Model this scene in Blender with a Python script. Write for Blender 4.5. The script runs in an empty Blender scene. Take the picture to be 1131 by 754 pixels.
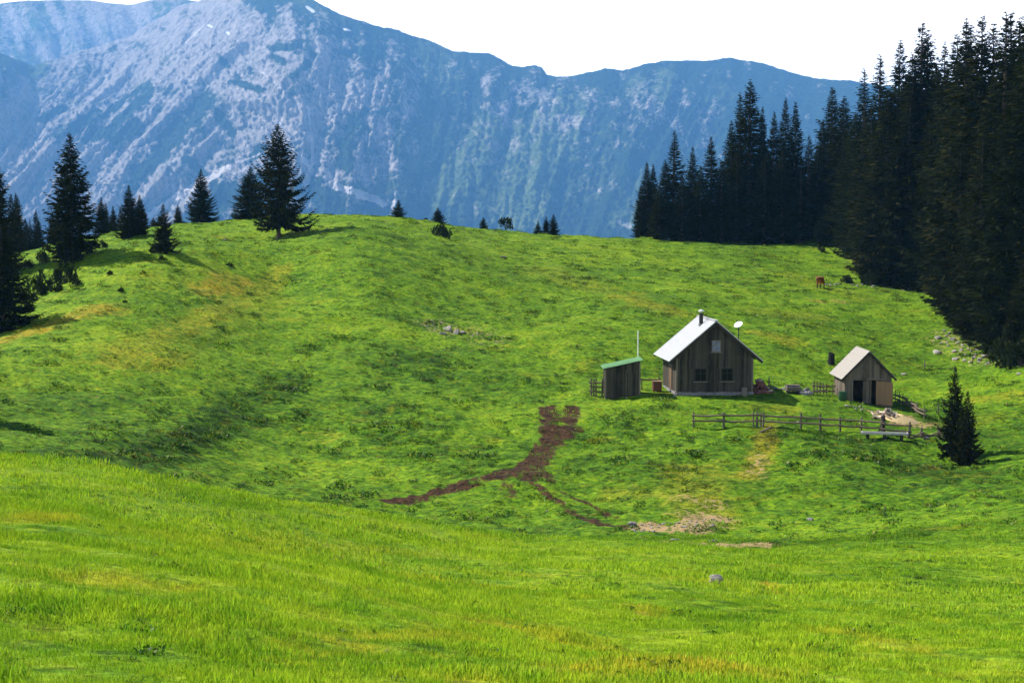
import bpy, math, random
import numpy as np
from mathutils import Vector, Matrix

random.seed(7)
C = bpy.context.scene.collection
scene = bpy.context.scene
PI = math.pi
R = math.radians

# ------------------------------------------------------------------ camera
FPX, CU, CV, HOR = 1553.0, 565.5, 377.0, 260.0
PITCH = math.atan((CV - HOR) / FPX)
cp, sp = math.cos(PITCH), math.sin(PITCH)
cam_d = bpy.data.cameras.new('camera')
cam_d.sensor_width = 36.0
cam_d.lens = 36.0 * FPX / 1131.0
cam_d.clip_start = 0.3
cam_d.clip_end = 30000
cam = bpy.data.objects.new('camera', cam_d)
C.objects.link(cam)
cam.location = (0, 0, 0)
cam.rotation_euler = (PI / 2 - PITCH, 0, 0)
scene.camera = cam


def at(u, v, d):
    """world point seen in direction (u, v) at distance d along +Y (camera eye is the origin)"""
    u, v, d = np.asarray(u, float), np.asarray(v, float), np.asarray(d, float)
    x = (u - CU) / FPX
    yu = -(v - CV) / FPX
    Y = cp + yu * sp
    Z = -sp + yu * cp
    return x / Y * d, d + 0 * x, Z / Y * d


def proj(X, Y, Z):
    dep = Y * cp - Z * sp
    up = Y * sp + Z * cp
    return CU + FPX * X / dep, CV - FPX * up / dep


# ------------------------------------------------------------------ noise
def _hash(ix, iy, seed):
    h = (ix.astype(np.int64) * 374761393 + iy.astype(np.int64) * 668265263 + seed * 974634777) & 0xFFFFFFFF
    h = ((h ^ (h >> 13)) * 1274126177) & 0xFFFFFFFF
    h = (h ^ (h >> 16)) & 0xFFFFFFFF
    return h


def perlin(x, y, seed=0):
    x = np.asarray(x, float); y = np.asarray(y, float)
    x0 = np.floor(x); y0 = np.floor(y)
    fx = x - x0; fy = y - y0
    sx = fx * fx * fx * (fx * (fx * 6 - 15) + 10)
    sy = fy * fy * fy * (fy * (fy * 6 - 15) + 10)

    def g(ix, iy, dx, dy):
        a = _hash(ix, iy, seed) / 4294967296.0 * 2 * PI
        return np.cos(a) * dx + np.sin(a) * dy
    n00 = g(x0, y0, fx, fy); n10 = g(x0 + 1, y0, fx - 1, fy)
    n01 = g(x0, y0 + 1, fx, fy - 1); n11 = g(x0 + 1, y0 + 1, fx - 1, fy - 1)
    return 1.5 * ((n00 * (1 - sx) + n10 * sx) * (1 - sy) + (n01 * (1 - sx) + n11 * sx) * sy)


def fbm(x, y, octv=4, seed=0, gain=0.5):
    s = 0; a = 1.0; f = 1.0
    for i in range(octv):
        s = s + a * perlin(x * f, y * f, seed + i * 17)
        a *= gain; f *= 2.03
    return s


def ridged(x, y, octv=4, seed=0, gain=0.5):
    s = 0; a = 1.0; f = 1.0
    for i in range(octv):
        s = s + a * (1 - 2 * np.abs(perlin(x * f, y * f, seed + i * 13)))
        a *= gain; f *= 2.07
    return s


def sstep(a, b, x):
    t = np.clip((x - a) / (b - a), 0, 1)
    return t * t * (3 - 2 * t)


# ------------------------------------------------------------------ terrain
# (column u, [(v, d) seen points], [(d, z) unseen points])
COLS = [
    (-260, [(754, 11.5), (600, 21), (520, 34)], [(58, -9.5), (84, -12.3), (105, -9.6), (125, -6.2), (150, -3.6), (180, -4), (220, -9), (260, -14)]),
    (0, [(754, 12.5), (650, 18), (560, 28), (507, 42), (495, 87), (450, 101), (368, 124), (320, 142), (287, 166)], [(62, -11.2), (74, -13.2), (205, -8), (250, -14)]),
    (100, [(527, 44), (503, 88), (440, 105), (347, 123), (300, 142), (280, 150)], [(64, -12)]),
    (150, [(754, 12.7), (650, 19.5), (580, 29), (527, 46), (515, 88), (470, 99), (400, 113), (340, 128), (300, 138), (274, 147), (260, 164), (254, 178)], [(66, -12.8), (77, -14.2), (215, -4), (255, -12)]),
    (205, [(283, 147), (255, 172)], []),
    (300, [(754, 13.2), (650, 21), (600, 35), (553, 56), (546, 89), (500, 101), (440, 113), (380, 128), (320, 146), (265, 169), (240, 194)], [(73, -15), (215, 1.5), (255, -7)]),
    (350, [(262, 164), (256, 170), (247, 180), (238, 194)], []),
    (400, [(565, 61), (380, 129), (330, 141), (285, 152), (264, 160), (254, 167), (246, 178), (238, 193)], [(76, -16.2), (220, 1.5)]),
    (450, [(754, 14), (650, 27), (600, 45), (578, 64), (568, 87), (520, 97), (460, 109), (400, 124), (330, 143), (285, 156), (268, 164), (258, 174), (244, 195)], [(77, -16.6), (240, -3)]),
    (565, [(754, 15), (700, 22), (650, 34), (615, 52), (597, 69), (583, 84), (540, 92), (480, 106), (420, 121), (350, 142), (300, 164), (275, 184), (257, 209)], [(260, -5)]),
    (700, [(754, 16), (700, 23.5), (650, 36), (615, 53), (598, 70), (584, 82), (540, 92), (480, 105), (438, 115), (380, 132), (320, 160), (275, 200), (264, 225)], [(270, -4)]),
    (787, [(460, 108.5), (437, 115), (434, 119), (428, 123), (400, 131)], []),
    (850, [(754, 17), (700, 25), (650, 38), (620, 54), (606, 68), (590, 79), (540, 91), (490, 102), (460, 109), (437, 115), (425, 121), (380, 138), (320, 170), (271, 220)], [(265, -3)]),
    (957, [(754, 17.5), (700, 26), (640, 46), (600, 71), (560, 86), (520, 95), (480, 106), (447, 118), (442, 123), (400, 136), (350, 158), (310, 190), (262, 232)], [(265, 1)]),
    (1060, [(754, 18), (700, 27), (650, 42), (620, 58), (580, 76), (540, 90), (510, 100), (470, 112), (430, 126), (400, 138), (375, 148)], [(185, -7.3), (210, -3), (250, 2)]),
    (1131, [(754, 18.5), (700, 28), (650, 44), (600, 66), (540, 87), (505, 98), (480, 106), (430, 121), (402, 130), (380, 140)], [(170, -6.5), (200, -2), (250, 4)]),
    (1400, [(754, 19), (600, 66), (500, 99), (430, 120), (380, 140)], [(170, -5), (200, 0), (250, 8)]),
]
pts = []
for u, seen, hid in COLS:
    for v, d in seen:
        pts.append(at(u, v, d))
    for d, z in hid:
        pts.append(((u - CU) / FPX * d, d, z))
for x in (-6, 0, 6):
    pts += [(x, 1, -1.7 - 0.02 * x), (x, -8, -0.6), (x, 6, -2.75 - .03 * x)]
for x in (-60, 60):
    pts += [(x, 0, -5 if x > 0 else -2.5), (x, -40, 1)]
pts = np.array([[float(a) for a in p] for p in pts])
PX, PZ = pts[:, :2] / 50.0, pts[:, 2]


def _phi(r2):
    return 0.5 * r2 * np.log(r2 + 1e-12)


_n = len(PX)
_d2 = ((PX[:, None] - PX[None]) ** 2).sum(-1)
_K = _phi(_d2) + np.eye(_n) * 0.002
_P = np.c_[np.ones(_n), PX]
_A = np.zeros((_n + 3, _n + 3))
_A[:_n, :_n] = _K; _A[:_n, _n:] = _P; _A[_n:, :_n] = _P.T
_W = np.linalg.solve(_A, np.r_[PZ, 0, 0, 0])


def base_z(x, y):
    x = np.asarray(x, float).ravel() / 50; y = np.asarray(y, float).ravel() / 50
    out = np.zeros(len(x))
    for i in range(0, len(x), 40000):
        xs, ys = x[i:i + 40000], y[i:i + 40000]
        r2 = (xs[:, None] - PX[None, :, 0]) ** 2 + (ys[:, None] - PX[None, :, 1]) ** 2
        out[i:i + 40000] = _phi(r2) @ _W[:_n] + _W[_n] + _W[_n + 1] * xs + _W[_n + 2] * ys
    return out


def gz(x, y):
    """height of the ground"""
    x = np.atleast_1d(np.asarray(x, float)); y = np.atleast_1d(np.asarray(y, float))
    sh = x.shape
    x = x.ravel(); y = y.ravel()
    r = np.hypot(x, y)
    ang = np.abs(np.arctan2(x, y))
    k = np.minimum(1, 262 / np.maximum(r, 1))
    zb = base_z(x * k, y * k)
    # away from the slopes one can see, settle to a plain hillside
    side = sstep(0.62, 1.1, ang) * sstep(20, 60, r)
    zb = zb * (1 - side) + (-6.0) * side
    far = np.interp(r, [0, 250, 320, 460, 900, 1800, 3600, 30000], [0, 0, -14, -60, -200, -360, -480, -600])
    zb = zb * (1 - sstep(240, 420, r)) + far
    amp = sstep(4, 14, r) * (1 - sstep(300, 500, r))
    near = 1 - sstep(55, 78, r)
    pad = 1 - np.exp(-(((x - 16.5) / 6) ** 2 + ((y - 118) / 7) ** 2) ** 2) - np.exp(-(((x - 30) / 4.5) ** 2 + ((y - 120.5) / 5) ** 2) ** 2)
    pad = np.clip(pad, 0, 1)
    n = 0.32 * fbm(x / 9, y / 9, 2, 3) + 0.13 * fbm(x / 2.6, y / 1.5, 2, 9) + (0.05 + .05 * (1 - near)) * perlin(x / 0.8, y / 0.7, 21)
    # cattle steps on the steeper slope
    n = n + (1 - near) * 0.10 * perlin(x / 3.0, (zb + 0.35 * perlin(x / 7, y / 7, 5)) / 0.35, 33)
    z = zb + amp * n * (0.15 + 0.85 * pad) * (1 - 0.45 * near)
    return z.reshape(sh)


def hit(u, v, dmin=72.0, dmax=300.0):
    """where the sight line through (u, v) meets the ground"""
    d = np.arange(dmin, dmax, 0.15)
    X, Y, Z = at(u, v, d)
    g = gz(X, Y)
    below = np.where(Z < g)[0]
    i = below[0] if len(below) else len(d) - 1
    return Vector((float(X[i]), float(d[i]), float(g[i])))


def ground_pt(x, y, dz=0.0):
    return Vector((x, y, float(gz(x, y)[0]) + dz))


def atd(u, d):
    x = (u - CU) / FPX * d / cp
    return ground_pt(x, d)


# ------------------------------------------------------------------ object helpers
def mesh_np(name, V, F, mats=(), smooth=False, matidx=None):
    """V (n,3); F (m,4) or (m,3) numpy"""
    V = np.asarray(V, np.float32); F = np.asarray(F, np.int32)
    me = bpy.data.meshes.new(name)
    k = F.shape[1]
    me.vertices.add(len(V)); me.vertices.foreach_set('co', V.ravel())
    me.loops.add(F.size); me.loops.foreach_set('vertex_index', F.ravel())
    me.polygons.add(len(F))
    me.polygons.foreach_set('loop_start', np.arange(0, F.size, k, dtype=np.int32))
    try:
        me.polygons.foreach_set('loop_total', np.full(len(F), k, np.int32))
    except Exception:
        pass
    for m in mats:
        me.materials.append(m)
    if smooth:
        me.polygons.foreach_set('use_smooth', np.ones(len(F), bool))
    if matidx is not None:
        me.polygons.foreach_set('material_index', np.asarray(matidx, np.int32))
    me.update(calc_edges=True)
    return me


class MB:
    def __init__(s):
        s.v = []; s.f = []; s.m = []

    def add(s, vs, fs, mi=0):
        b = len(s.v)
        s.v += [tuple(p) for p in vs]
        s.f += [tuple(b + i for i in f) for f in fs]
        s.m += [mi] * len(fs)
        return s

    def box(s, c, size, rot=None, mi=0, jit=0.0):
        hx, hy, hz = size[0] / 2, size[1] / 2, size[2] / 2
        vs = [Vector((sx * hx, sy * hy, sz * hz)) for sz in (-1, 1) for sy in (-1, 1) for sx in (-1, 1)]
        if jit:
            vs = [p + Vector((random.uniform(-jit, jit) for _ in range(3))) for p in vs]
        if rot is not None:
            vs = [rot @ p for p in vs]
        c = Vector(c)
        return s.add([p + c for p in vs], [(0, 2, 3, 1), (4, 5, 7, 6), (0, 1, 5, 4), (2, 6, 7, 3), (0, 4, 6, 2), (1, 3, 7, 5)], mi)

    def bar(s, a, b, w, h, mi=0, up=(0, 0, 1)):
        a, b = Vector(a), Vector(b)
        d = b - a
        L = d.length
        y = d.normalized()
        x = y.cross(Vector(up))
        if x.length < 1e-4:
            x = Vector((1, 0, 0))
        x.normalize()
        z = x.cross(y)
        M = Matrix((x, y, z)).transposed()
        return s.box((a + b) / 2, (w, L, h), M, mi)

    def tube(s, ps, rs, n=8, mi=0, cap=True):
        ps = [Vector(p) for p in ps]
        if not hasattr(rs, '__len__'):
            rs = [rs] * len(ps)
        vs = []
        for i, p in enumerate(ps):
            t = (ps[min(i + 1, len(ps) - 1)] - ps[max(i - 1, 0)]).normalized()
            a = t.cross(Vector((0, 1, 0) if abs(t.y) < .9 else (1, 0, 0))).normalized()
            b = t.cross(a)
            for k in range(n):
                th = 2 * PI * k / n
                vs.append(p + (a * math.cos(th) + b * math.sin(th)) * rs[i])
        fs = []
        for i in range(len(ps) - 1):
            for k in range(n):
                k2 = (k + 1) % n
                fs.append((i * n + k, i * n + k2, (i + 1) * n + k2, (i + 1) * n + k))
        if cap:
            fs.append(tuple(range(n))[::-1])
            fs.append(tuple((len(ps) - 1) * n + k for k in range(n)))
        return s.add(vs, fs, mi)

    def prism(s, outline, y0, y1, mi=0):
        """outline in (x, z), extruded from y0 to y1"""
        n = len(outline)
        vs = [(x, y0, z) for x, z in outline] + [(x, y1, z) for x, z in outline]
        fs = [tuple(range(n)), tuple(range(2 * n - 1, n - 1, -1))]
        for i in range(n):
            j = (i + 1) % n
            fs.append((i, n + i, n + j, j))
        return s.add(vs, fs, mi)

    def build(s, name, mats, parent=None, smooth=False, loc=None):
        if not isinstance(mats, (list, tuple)):
            mats = [mats]
        me = bpy.data.meshes.new(name)
        me.from_pydata([tuple(p) for p in s.v], [], s.f)
        for m in mats:
            me.materials.append(m)
        me.polygons.foreach_set('material_index', s.m)
        if smooth:
            me.polygons.foreach_set('use_smooth', [True] * len(s.f))
        import bmesh
        bm = bmesh.new(); bm.from_mesh(me)
        bmesh.ops.recalc_face_normals(bm, faces=bm.faces)
        bm.to_mesh(me); bm.free()
        me.update()
        return link(name, me, parent, loc)


def link(name, me, parent=None, loc=None):
    o = bpy.data.objects.new(name, me)
    C.objects.link(o)
    if parent is not None:
        o.parent = parent
    if loc is not None:
        o.location = loc
    return o


def tag(o, label=None, cat=None, group=None, kind=None):
    if label: o['label'] = label
    if cat: o['category'] = cat
    if group: o['group'] = group
    if kind: o['kind'] = kind
    return o


def empty(name, loc, rz=0.0, label=None, cat=None, group=None):
    o = bpy.data.objects.new(name, None)
    C.objects.link(o)
    o.empty_display_size = 0.3
    o.location = loc
    o.rotation_euler = (0, 0, rz)
    return tag(o, label, cat, group)


# ------------------------------------------------------------------ material helpers
class NT:
    def __init__(s, tree):
        s.t = tree; s.N = tree.nodes; s.L = tree.links

    def n(s, typ, ins=None, **props):
        nd = s.N.new(typ)
        for k, v in props.items():
            setattr(nd, k, v)
        for k, v in (ins or {}).items():
            sock = nd.inputs[k]
            if hasattr(v, 'is_output') or isinstance(v, bpy.types.NodeSocket):
                s.L.new(v, sock)
            else:
                sock.default_value = v
        return nd

    def math(s, op, a, b=0.0, clamp=False):
        return s.n('ShaderNodeMath', {0: a, 1: b}, operation=op, use_clamp=clamp).outputs[0]

    def mix(s, fac, a, b, blend='MIX'):
        nd = s.N.new('ShaderNodeMix'); nd.data_type = 'RGBA'; nd.blend_type = blend
        for i, v in ((0, fac), (6, a), (7, b)):
            if isinstance(v, bpy.types.NodeSocket):
                s.L.new(v, nd.inputs[i])
            else:
                nd.inputs[i].default_value = v if i == 0 else (tuple(v) + (1,) if len(v) == 3 else v)
        return nd.outputs[2]

    def ramp(s, fac, stops, interp='LINEAR'):
        nd = s.N.new('ShaderNodeValToRGB')
        cr = nd.color_ramp; cr.interpolation = interp
        while len(cr.elements) < len(stops):
            cr.elements.new(0.5)
        for e, (p, c) in zip(cr.elements, stops):
            e.position = p
            e.color = (c, c, c, 1) if not hasattr(c, '__len__') else tuple(c) + (1,)
        s.L.new(fac, nd.inputs[0])
        return nd.outputs[0]

    def noise(s, vec, scale, detail=3, rough=0.55, w=None):
        nd = s.n('ShaderNodeTexNoise', {'Scale': scale, 'Detail': detail, 'Roughness': rough})
        if vec is not None:
            s.L.new(vec, nd.inputs['Vector'])
        return nd.outputs[0]

    def mapping(s, vec, scale=(1, 1, 1), rot=(0, 0, 0), loc=(0, 0, 0)):
        return s.n('ShaderNodeMapping', {0: vec, 1: loc, 2: rot, 3: scale}).outputs[0]


def new_mat(name):
    m = bpy.data.materials.new(name)
    m.use_nodes = True
    m.node_tree.nodes.clear()
    return m, NT(m.node_tree)


def out(nt, sh):
    nt.n('ShaderNodeOutputMaterial', {0: sh})


def simple_mat(name, col, rough=0.8, var=0.35, scale=4.0, stretch=(1, 1, 1), metal=0.0, bump=0.3, spec=0.3, obj_var=0.0):
    m, t = new_mat(name)
    tc = t.n('ShaderNodeTexCoord').outputs['Object']
    mp = t.mapping(tc, stretch)
    n1 = t.noise(mp, scale, 5, 0.65)
    n2 = t.noise(mp, scale * 5.3, 3, 0.6)
    f = t.math('ADD', t.math('MULTIPLY', n1, 0.65), t.math('MULTIPLY', n2, 0.35))
    lo = tuple(c * (1 - var) for c in col); hi = tuple(min(1, c * (1 + var)) for c in col)
    c = t.ramp(f, [(0.3, lo), (0.7, hi)])
    if obj_var:
        oi = t.n('ShaderNodeObjectInfo').outputs['Random']
        k = t.math('ADD', t.math('MULTIPLY', oi, obj_var), 1 - obj_var / 2)
        c = t.n('ShaderNodeVectorMath', {0: c}, operation='SCALE')
        t.L.new(k, c.inputs['Scale']); c = c.outputs[0]
    b = t.n('ShaderNodeBsdfPrincipled', {'Base Color': c, 'Roughness': rough, 'Metallic': metal, 'Specular IOR Level': spec})
    if bump:
        bp = t.n('ShaderNodeBump', {'Strength': bump, 'Distance': 0.03, 'Height': f})
        t.L.new(bp.outputs[0], b.inputs['Normal'])
    out(t, b.outputs[0])
    return m


# meadow colour, shared by the turf and the blades that stand on it (all in world metres)
def meadow_group():
    g = bpy.data.node_groups.new('meadow_colour', 'ShaderNodeTree')
    g.interface.new_socket('dry', in_out='INPUT', socket_type='NodeSocketFloat')
    g.interface.new_socket('herb', in_out='INPUT', socket_type='NodeSocketFloat')
    g.interface.new_socket('lush', in_out='INPUT', socket_type='NodeSocketFloat')
    g.interface.new_socket('Color', in_out='OUTPUT', socket_type='NodeSocketColor')
    t = NT(g)
    gi = g.nodes.new('NodeGroupInput'); go = g.nodes.new('NodeGroupOutput')
    pos = t.n('ShaderNodeNewGeometry').outputs['Position']
    big = t.noise(t.mapping(pos, (0.045, 0.07, 0.0)), 1.0, 3, 0.55)
    mid = t.noise(t.mapping(pos, (0.33, 0.5, 0.0)), 1.0, 4, 0.6)
    fine = t.noise(t.mapping(pos, (1.5, 2.2, 0.0)), 1.0, 3, 0.6)
    f = t.math('ADD', t.math('ADD', t.math('MULTIPLY', big, 0.30), t.math('MULTIPLY', mid, 0.32)), t.math('MULTIPLY', fine, 0.38))
    small = t.noise(t.mapping(pos, (4.0, 5.0, 0.0), loc=(3, 1, 0)), 1.0, 3, 0.6)
    f = t.math('ADD', f, t.math('MULTIPLY', t.math('SUBTRACT', small, 0.5), 0.14))
    f = t.math('ADD', t.math('MULTIPLY', t.math('SUBTRACT', f, 0.5), 1.0), 0.497)
    f = t.math('ADD', f, t.math('MULTIPLY', gi.outputs['herb'], -0.095))
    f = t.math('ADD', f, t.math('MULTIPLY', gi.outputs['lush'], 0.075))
    c = t.ramp(f, [(0.34, (0.012, 0.040, 0.003)), (0.43, (0.050, 0.125, 0.004)), (0.51, (0.112, 0.220, 0.006)), (0.64, (0.240, 0.325, 0.011))])
    spot = t.noise(t.mapping(pos, (0.12, 0.25, 0.0), loc=(5, 9, 0)), 1.0, 4, 0.65)
    dr = t.math('ADD', t.ramp(spot, [(0.60, 0.0), (0.78, 0.55)]), gi.outputs['dry'], True)
    dr2 = t.math('MULTIPLY', dr, t.ramp(t.math('ADD', t.math('MULTIPLY', fine, .6), t.math('MULTIPLY', mid, .4)), [(0.40, 0.12), (0.58, 1.0)]))
    c = t.mix(dr2, c, (0.40, 0.255, 0.022))
    yel = t.noise(t.mapping(pos, (0.9, 1.5, 0.0), loc=(11, 4, 0)), 1.0, 4, 0.65)
    c = t.mix(t.ramp(yel, [(0.53, 0.0), (0.74, 0.48)]), c, (0.28, 0.265, 0.010))
    t.L.new(c, go.inputs[0])
    return g


MEADOW = meadow_group()


def attr(t, name, typ='GEOMETRY'):
    return t.n('ShaderNodeAttribute', attribute_name=name, attribute_type=typ).outputs['Fac']


def ground_mat():
    m, t = new_mat('meadow_turf')
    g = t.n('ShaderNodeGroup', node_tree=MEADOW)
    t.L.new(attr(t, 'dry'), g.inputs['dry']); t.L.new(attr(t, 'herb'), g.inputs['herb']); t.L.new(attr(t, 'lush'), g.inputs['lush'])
    pos = t.n('ShaderNodeNewGeometry').outputs['Position']
    n1 = t.noise(t.mapping(pos, (3.0, 4.0, 3.0)), 1.0, 4, 0.65)
    n2 = t.noise(t.mapping(pos, (9.0, 9.0, 9.0)), 1.0, 3, 0.6)
    k = t.ramp(n1, [(0.33, 0.30), (0.50, 0.95), (0.66, 1.25)])
    c = t.mix(1.0, g.outputs[0], k, 'MULTIPLY')
    mud = attr(t, 'mud')
    nb = t.noise(t.mapping(pos, (1.1, 0.8, 1.0)), 1.0, 3, 0.6)
    mf = t.ramp(t.math('ADD', t.math('ADD', mud, t.math('MULTIPLY', t.math('SUBTRACT', n1, 0.5), 1.7)), t.math('MULTIPLY', t.math('SUBTRACT', nb, 0.5), 2.0)), [(0.40, 0.0), (0.68, 1.0)])
    c = t.mix(mf, c, t.mix(t.ramp(n1, [(0.38, 0.0), (0.62, 1.0)]), (0.011, 0.006, 0.003), (0.080, 0.040, 0.018)))
    dirt = attr(t, 'dirt')
    df = t.ramp(t.math('ADD', dirt, t.math('MULTIPLY', t.math('SUBTRACT', n1, 0.5), 2.4)), [(0.44, 0.0), (0.60, 1.0)])
    c = t.mix(df, c, t.mix(n2, (0.17, 0.10, 0.04), (0.52, 0.37, 0.19)))
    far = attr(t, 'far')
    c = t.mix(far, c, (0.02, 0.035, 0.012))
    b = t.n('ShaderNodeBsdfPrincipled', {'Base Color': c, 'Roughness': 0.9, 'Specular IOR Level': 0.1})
    bp = t.n('ShaderNodeBump', {'Strength': 0.9, 'Distance': 0.12, 'Height': t.math('ADD', n1, t.math('MULTIPLY', n2, 0.4))})
    t.L.new(bp.outputs[0], b.inputs['Normal'])
    out(t, b.outputs[0])
    return m


def blade_mat():
    m, t = new_mat('grass_blades')
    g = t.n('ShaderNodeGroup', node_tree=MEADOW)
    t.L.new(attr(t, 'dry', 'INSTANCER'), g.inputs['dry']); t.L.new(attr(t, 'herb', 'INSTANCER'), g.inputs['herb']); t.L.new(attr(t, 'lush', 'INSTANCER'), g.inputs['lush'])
    rnd = attr(t, 'tone', 'INSTANCER')
    isl = t.n('ShaderNodeNewGeometry').outputs['Random Per Island']
    k = t.math('MULTIPLY', t.math('ADD', t.math('MULTIPLY', rnd, 0.5), 1.18), t.math('ADD', t.math('MULTIPLY', isl, 0.8), 0.88))
    c = t.n('ShaderNodeVectorMath', {0: g.outputs[0]}, operation='SCALE')
    t.L.new(k, c.inputs['Scale'])
    c = t.mix(t.ramp(isl, [(0.86, 0.0), (0.93, 0.55)]), c.outputs[0], (0.26, 0.235, 0.05))
    nv = t.n('ShaderNodeVectorMath', {0: t.n('ShaderNodeNewGeometry').outputs['Normal'], 1: (0.0, 0.0, 1.1)}, operation='ADD')
    nn = t.n('ShaderNodeVectorMath', {0: nv.outputs[0]}, operation='NORMALIZE').outputs[0]
    d = t.n('ShaderNodeBsdfDiffuse', {'Color': c, 'Normal': nn})
    tr = t.n('ShaderNodeBsdfTranslucent', {'Color': c})
    gl = t.n('ShaderNodeBsdfGlossy', {'Color': (1, 1, 1, 1), 'Roughness': 0.45})
    a = t.n('ShaderNodeMixShader', {0: 0.38, 1: d.outputs[0], 2: tr.outputs[0]})
    a = t.n('ShaderNodeMixShader', {0: 0.010, 1: a.outputs[0], 2: gl.outputs[0]})
    out(t, a.outputs[0])
    return m


def needle_mat(name, col, warm):
    m, t = new_mat(name)
    pos = t.n('ShaderNodeNewGeometry').outputs['Position']
    isl = t.n('ShaderNodeNewGeometry').outputs['Random Per Island']
    oi = t.n('ShaderNodeObjectInfo').outputs['Random']
    n = t.noise(pos, 0.45, 3, 0.6)
    c = t.mix(t.ramp(n, [(0.35, 0.0), (0.7, 1.0)]), tuple(x * 0.7 for x in col), tuple(x * 1.4 for x in col))
    c = t.mix(t.math('MULTIPLY', t.ramp(isl, [(0.55, 0.0), (1.0, 0.9)]), oi), c, warm)
    k = t.math('ADD', t.math('MULTIPLY', isl, 0.7), 0.6)
    sc = t.n('ShaderNodeVectorMath', {0: c}, operation='SCALE')
    t.L.new(k, sc.inputs['Scale'])
    d = t.n('ShaderNodeBsdfDiffuse', {'Color': sc.outputs[0]})
    tr = t.n('ShaderNodeBsdfTranslucent', {'Color': sc.outputs[0]})
    a = t.n('ShaderNodeMixShader', {0: 0.15, 1: d.outputs[0], 2: tr.outputs[0]})
    out(t, a.outputs[0])
    return m


def mountain_mat():
    m, t = new_mat('mountain_rock')
    pos = t.n('ShaderNodeNewGeometry').outputs['Position']
    rock, mead, scree, snow = attr(t, 'rock'), attr(t, 'mead'), attr(t, 'scree'), attr(t, 'snow')
    n1 = t.noise(t.mapping(pos, (0.011, 0.011, 0.006)), 1.0, 5, 0.7)
    n2 = t.noise(t.mapping(pos, (0.036, 0.036, 0.022)), 1.0, 4, 0.7)
    rk = t.mix(t.ramp(n2, [(0.3, 0.0), (0.7, 1.0)]), (0.24, 0.21, 0.195), (0.54, 0.485, 0.45))
    fo = t.mix(t.ramp(n2, [(0.35, 0.0), (0.65, 1.0)]), (0.008, 0.022, 0.010), (0.034, 0.064, 0.024))
    md = t.mix(t.ramp(n1, [(0.35, 0.0), (0.65, 1.0)]), (0.085, 0.13, 0.045), (0.17, 0.215, 0.075))
    wob = t.math('ADD', t.math('MULTIPLY', t.math('SUBTRACT', n1, 0.5), 0.75), t.math('MULTIPLY', t.math('SUBTRACT', n2, 0.5), 0.75))
    mf = t.ramp(t.math('ADD', mead, t.math('MULTIPLY', wob, .6)), [(0.22, 0.0), (0.70, 0.85)])
    c = t.mix(mf, fo, md)
    rf = t.ramp(t.math('ADD', rock, wob), [(0.30, 0.0), (0.60, 1.0)])
    c = t.mix(rf, c, rk)
    sf = t.ramp(t.math('ADD', scree, t.math('MULTIPLY', wob, 0.8)), [(0.38, 0.0), (0.62, 1.0)])
    c = t.mix(sf, c, (0.68, 0.62, 0.58))
    c = t.mix(t.ramp(snow, [(0.4, 0.0), (0.6, 1.0)]), c, (0.85, 0.87, 0.9))
    b = t.n('ShaderNodeBsdfPrincipled', {'Base Color': c, 'Roughness': 0.95, 'Specular IOR Level': 0.05})
    bp = t.n('ShaderNodeBump', {'Strength': 1.0, 'Distance': 55.0, 'Height': t.math('ADD', n1, t.math('MULTIPLY', n2, 0.5))})
    t.L.new(bp.outputs[0], b.inputs['Normal'])
    out(t, b.outputs[0])
    return m


def board_mat(name, col, width=0.22, axis='X', var=0.45, grey=(0.16, 0.15, 0.14)):
    """upright weathered boards: each board its own tone, streaked along its length"""
    m, t = new_mat(name)
    tc = t.n('ShaderNodeTexCoord').outputs['Object']
    sx = t.n('ShaderNodeSeparateXYZ', {0: tc})
    a = t.math('ADD', sx.outputs['X'], sx.outputs['Y'])
    idx = t.math('FLOOR', t.math('DIVIDE', a, width))
    wn = t.n('ShaderNodeTexWhiteNoise', noise_dimensions='1D')
    t.L.new(idx, wn.inputs['W'])
    st = t.noise(t.mapping(tc, (9, 9, 0.7)), 1.0, 5, 0.7)
    blot = t.noise(t.mapping(tc, (1.1, 1.1, 0.6)), 1.0, 4, 0.6)
    f = t.math('ADD', t.math('MULTIPLY', wn.outputs[0], 0.45), t.math('MULTIPLY', st, 0.55))
    c = t.ramp(f, [(0.2, tuple(x * (1 - var) for x in col)), (0.75, tuple(x * (1 + var) for x in col))])
    c = t.mix(t.ramp(blot, [(0.45, 0.0), (0.75, 0.6)]), c, grey)
    b = t.n('ShaderNodeBsdfPrincipled', {'Base Color': c, 'Roughness': 0.85, 'Specular IOR Level': 0.2})
    bp = t.n('ShaderNodeBump', {'Strength': 0.5, 'Distance': 0.02, 'Height': st})
    t.L.new(bp.outputs[0], b.inputs['Normal'])
    out(t, b.outputs[0])
    return m


M = {}
M['ground'] = ground_mat()
M['blade'] = blade_mat()
M['mountain'] = mountain_mat()
M['spruce'] = needle_mat('spruce_needles', (0.014, 0.019, 0.006), (0.038, 0.034, 0.011))
M['bush'] = needle_mat('bush_leaves', (0.022, 0.034, 0.012), (0.05, 0.05, 0.014))
M['bark'] = simple_mat('spruce_bark', (0.055, 0.042, 0.033), 0.9, 0.45, 6, (1, 1, 0.3))
M['hutwood'] = board_mat('weathered_dark_boards', (0.050, 0.041, 0.031), 0.19, var=.8, grey=(0.092, 0.082, 0.070))
M['shedwood'] = board_mat('weathered_grey_boards', (0.125, 0.100, 0.075), 0.21, var=.6, grey=(0.19, 0.165, 0.14))
M['palewood'] = board_mat('sun_bleached_boards', (0.40, 0.27, 0.155), 0.21, grey=(0.42, 0.34, 0.25))
M['doorwood'] = board_mat('orange_door_boards', (0.24, 0.14, 0.075), 0.24, var=.6, grey=(0.25, 0.175, 0.11))
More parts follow.
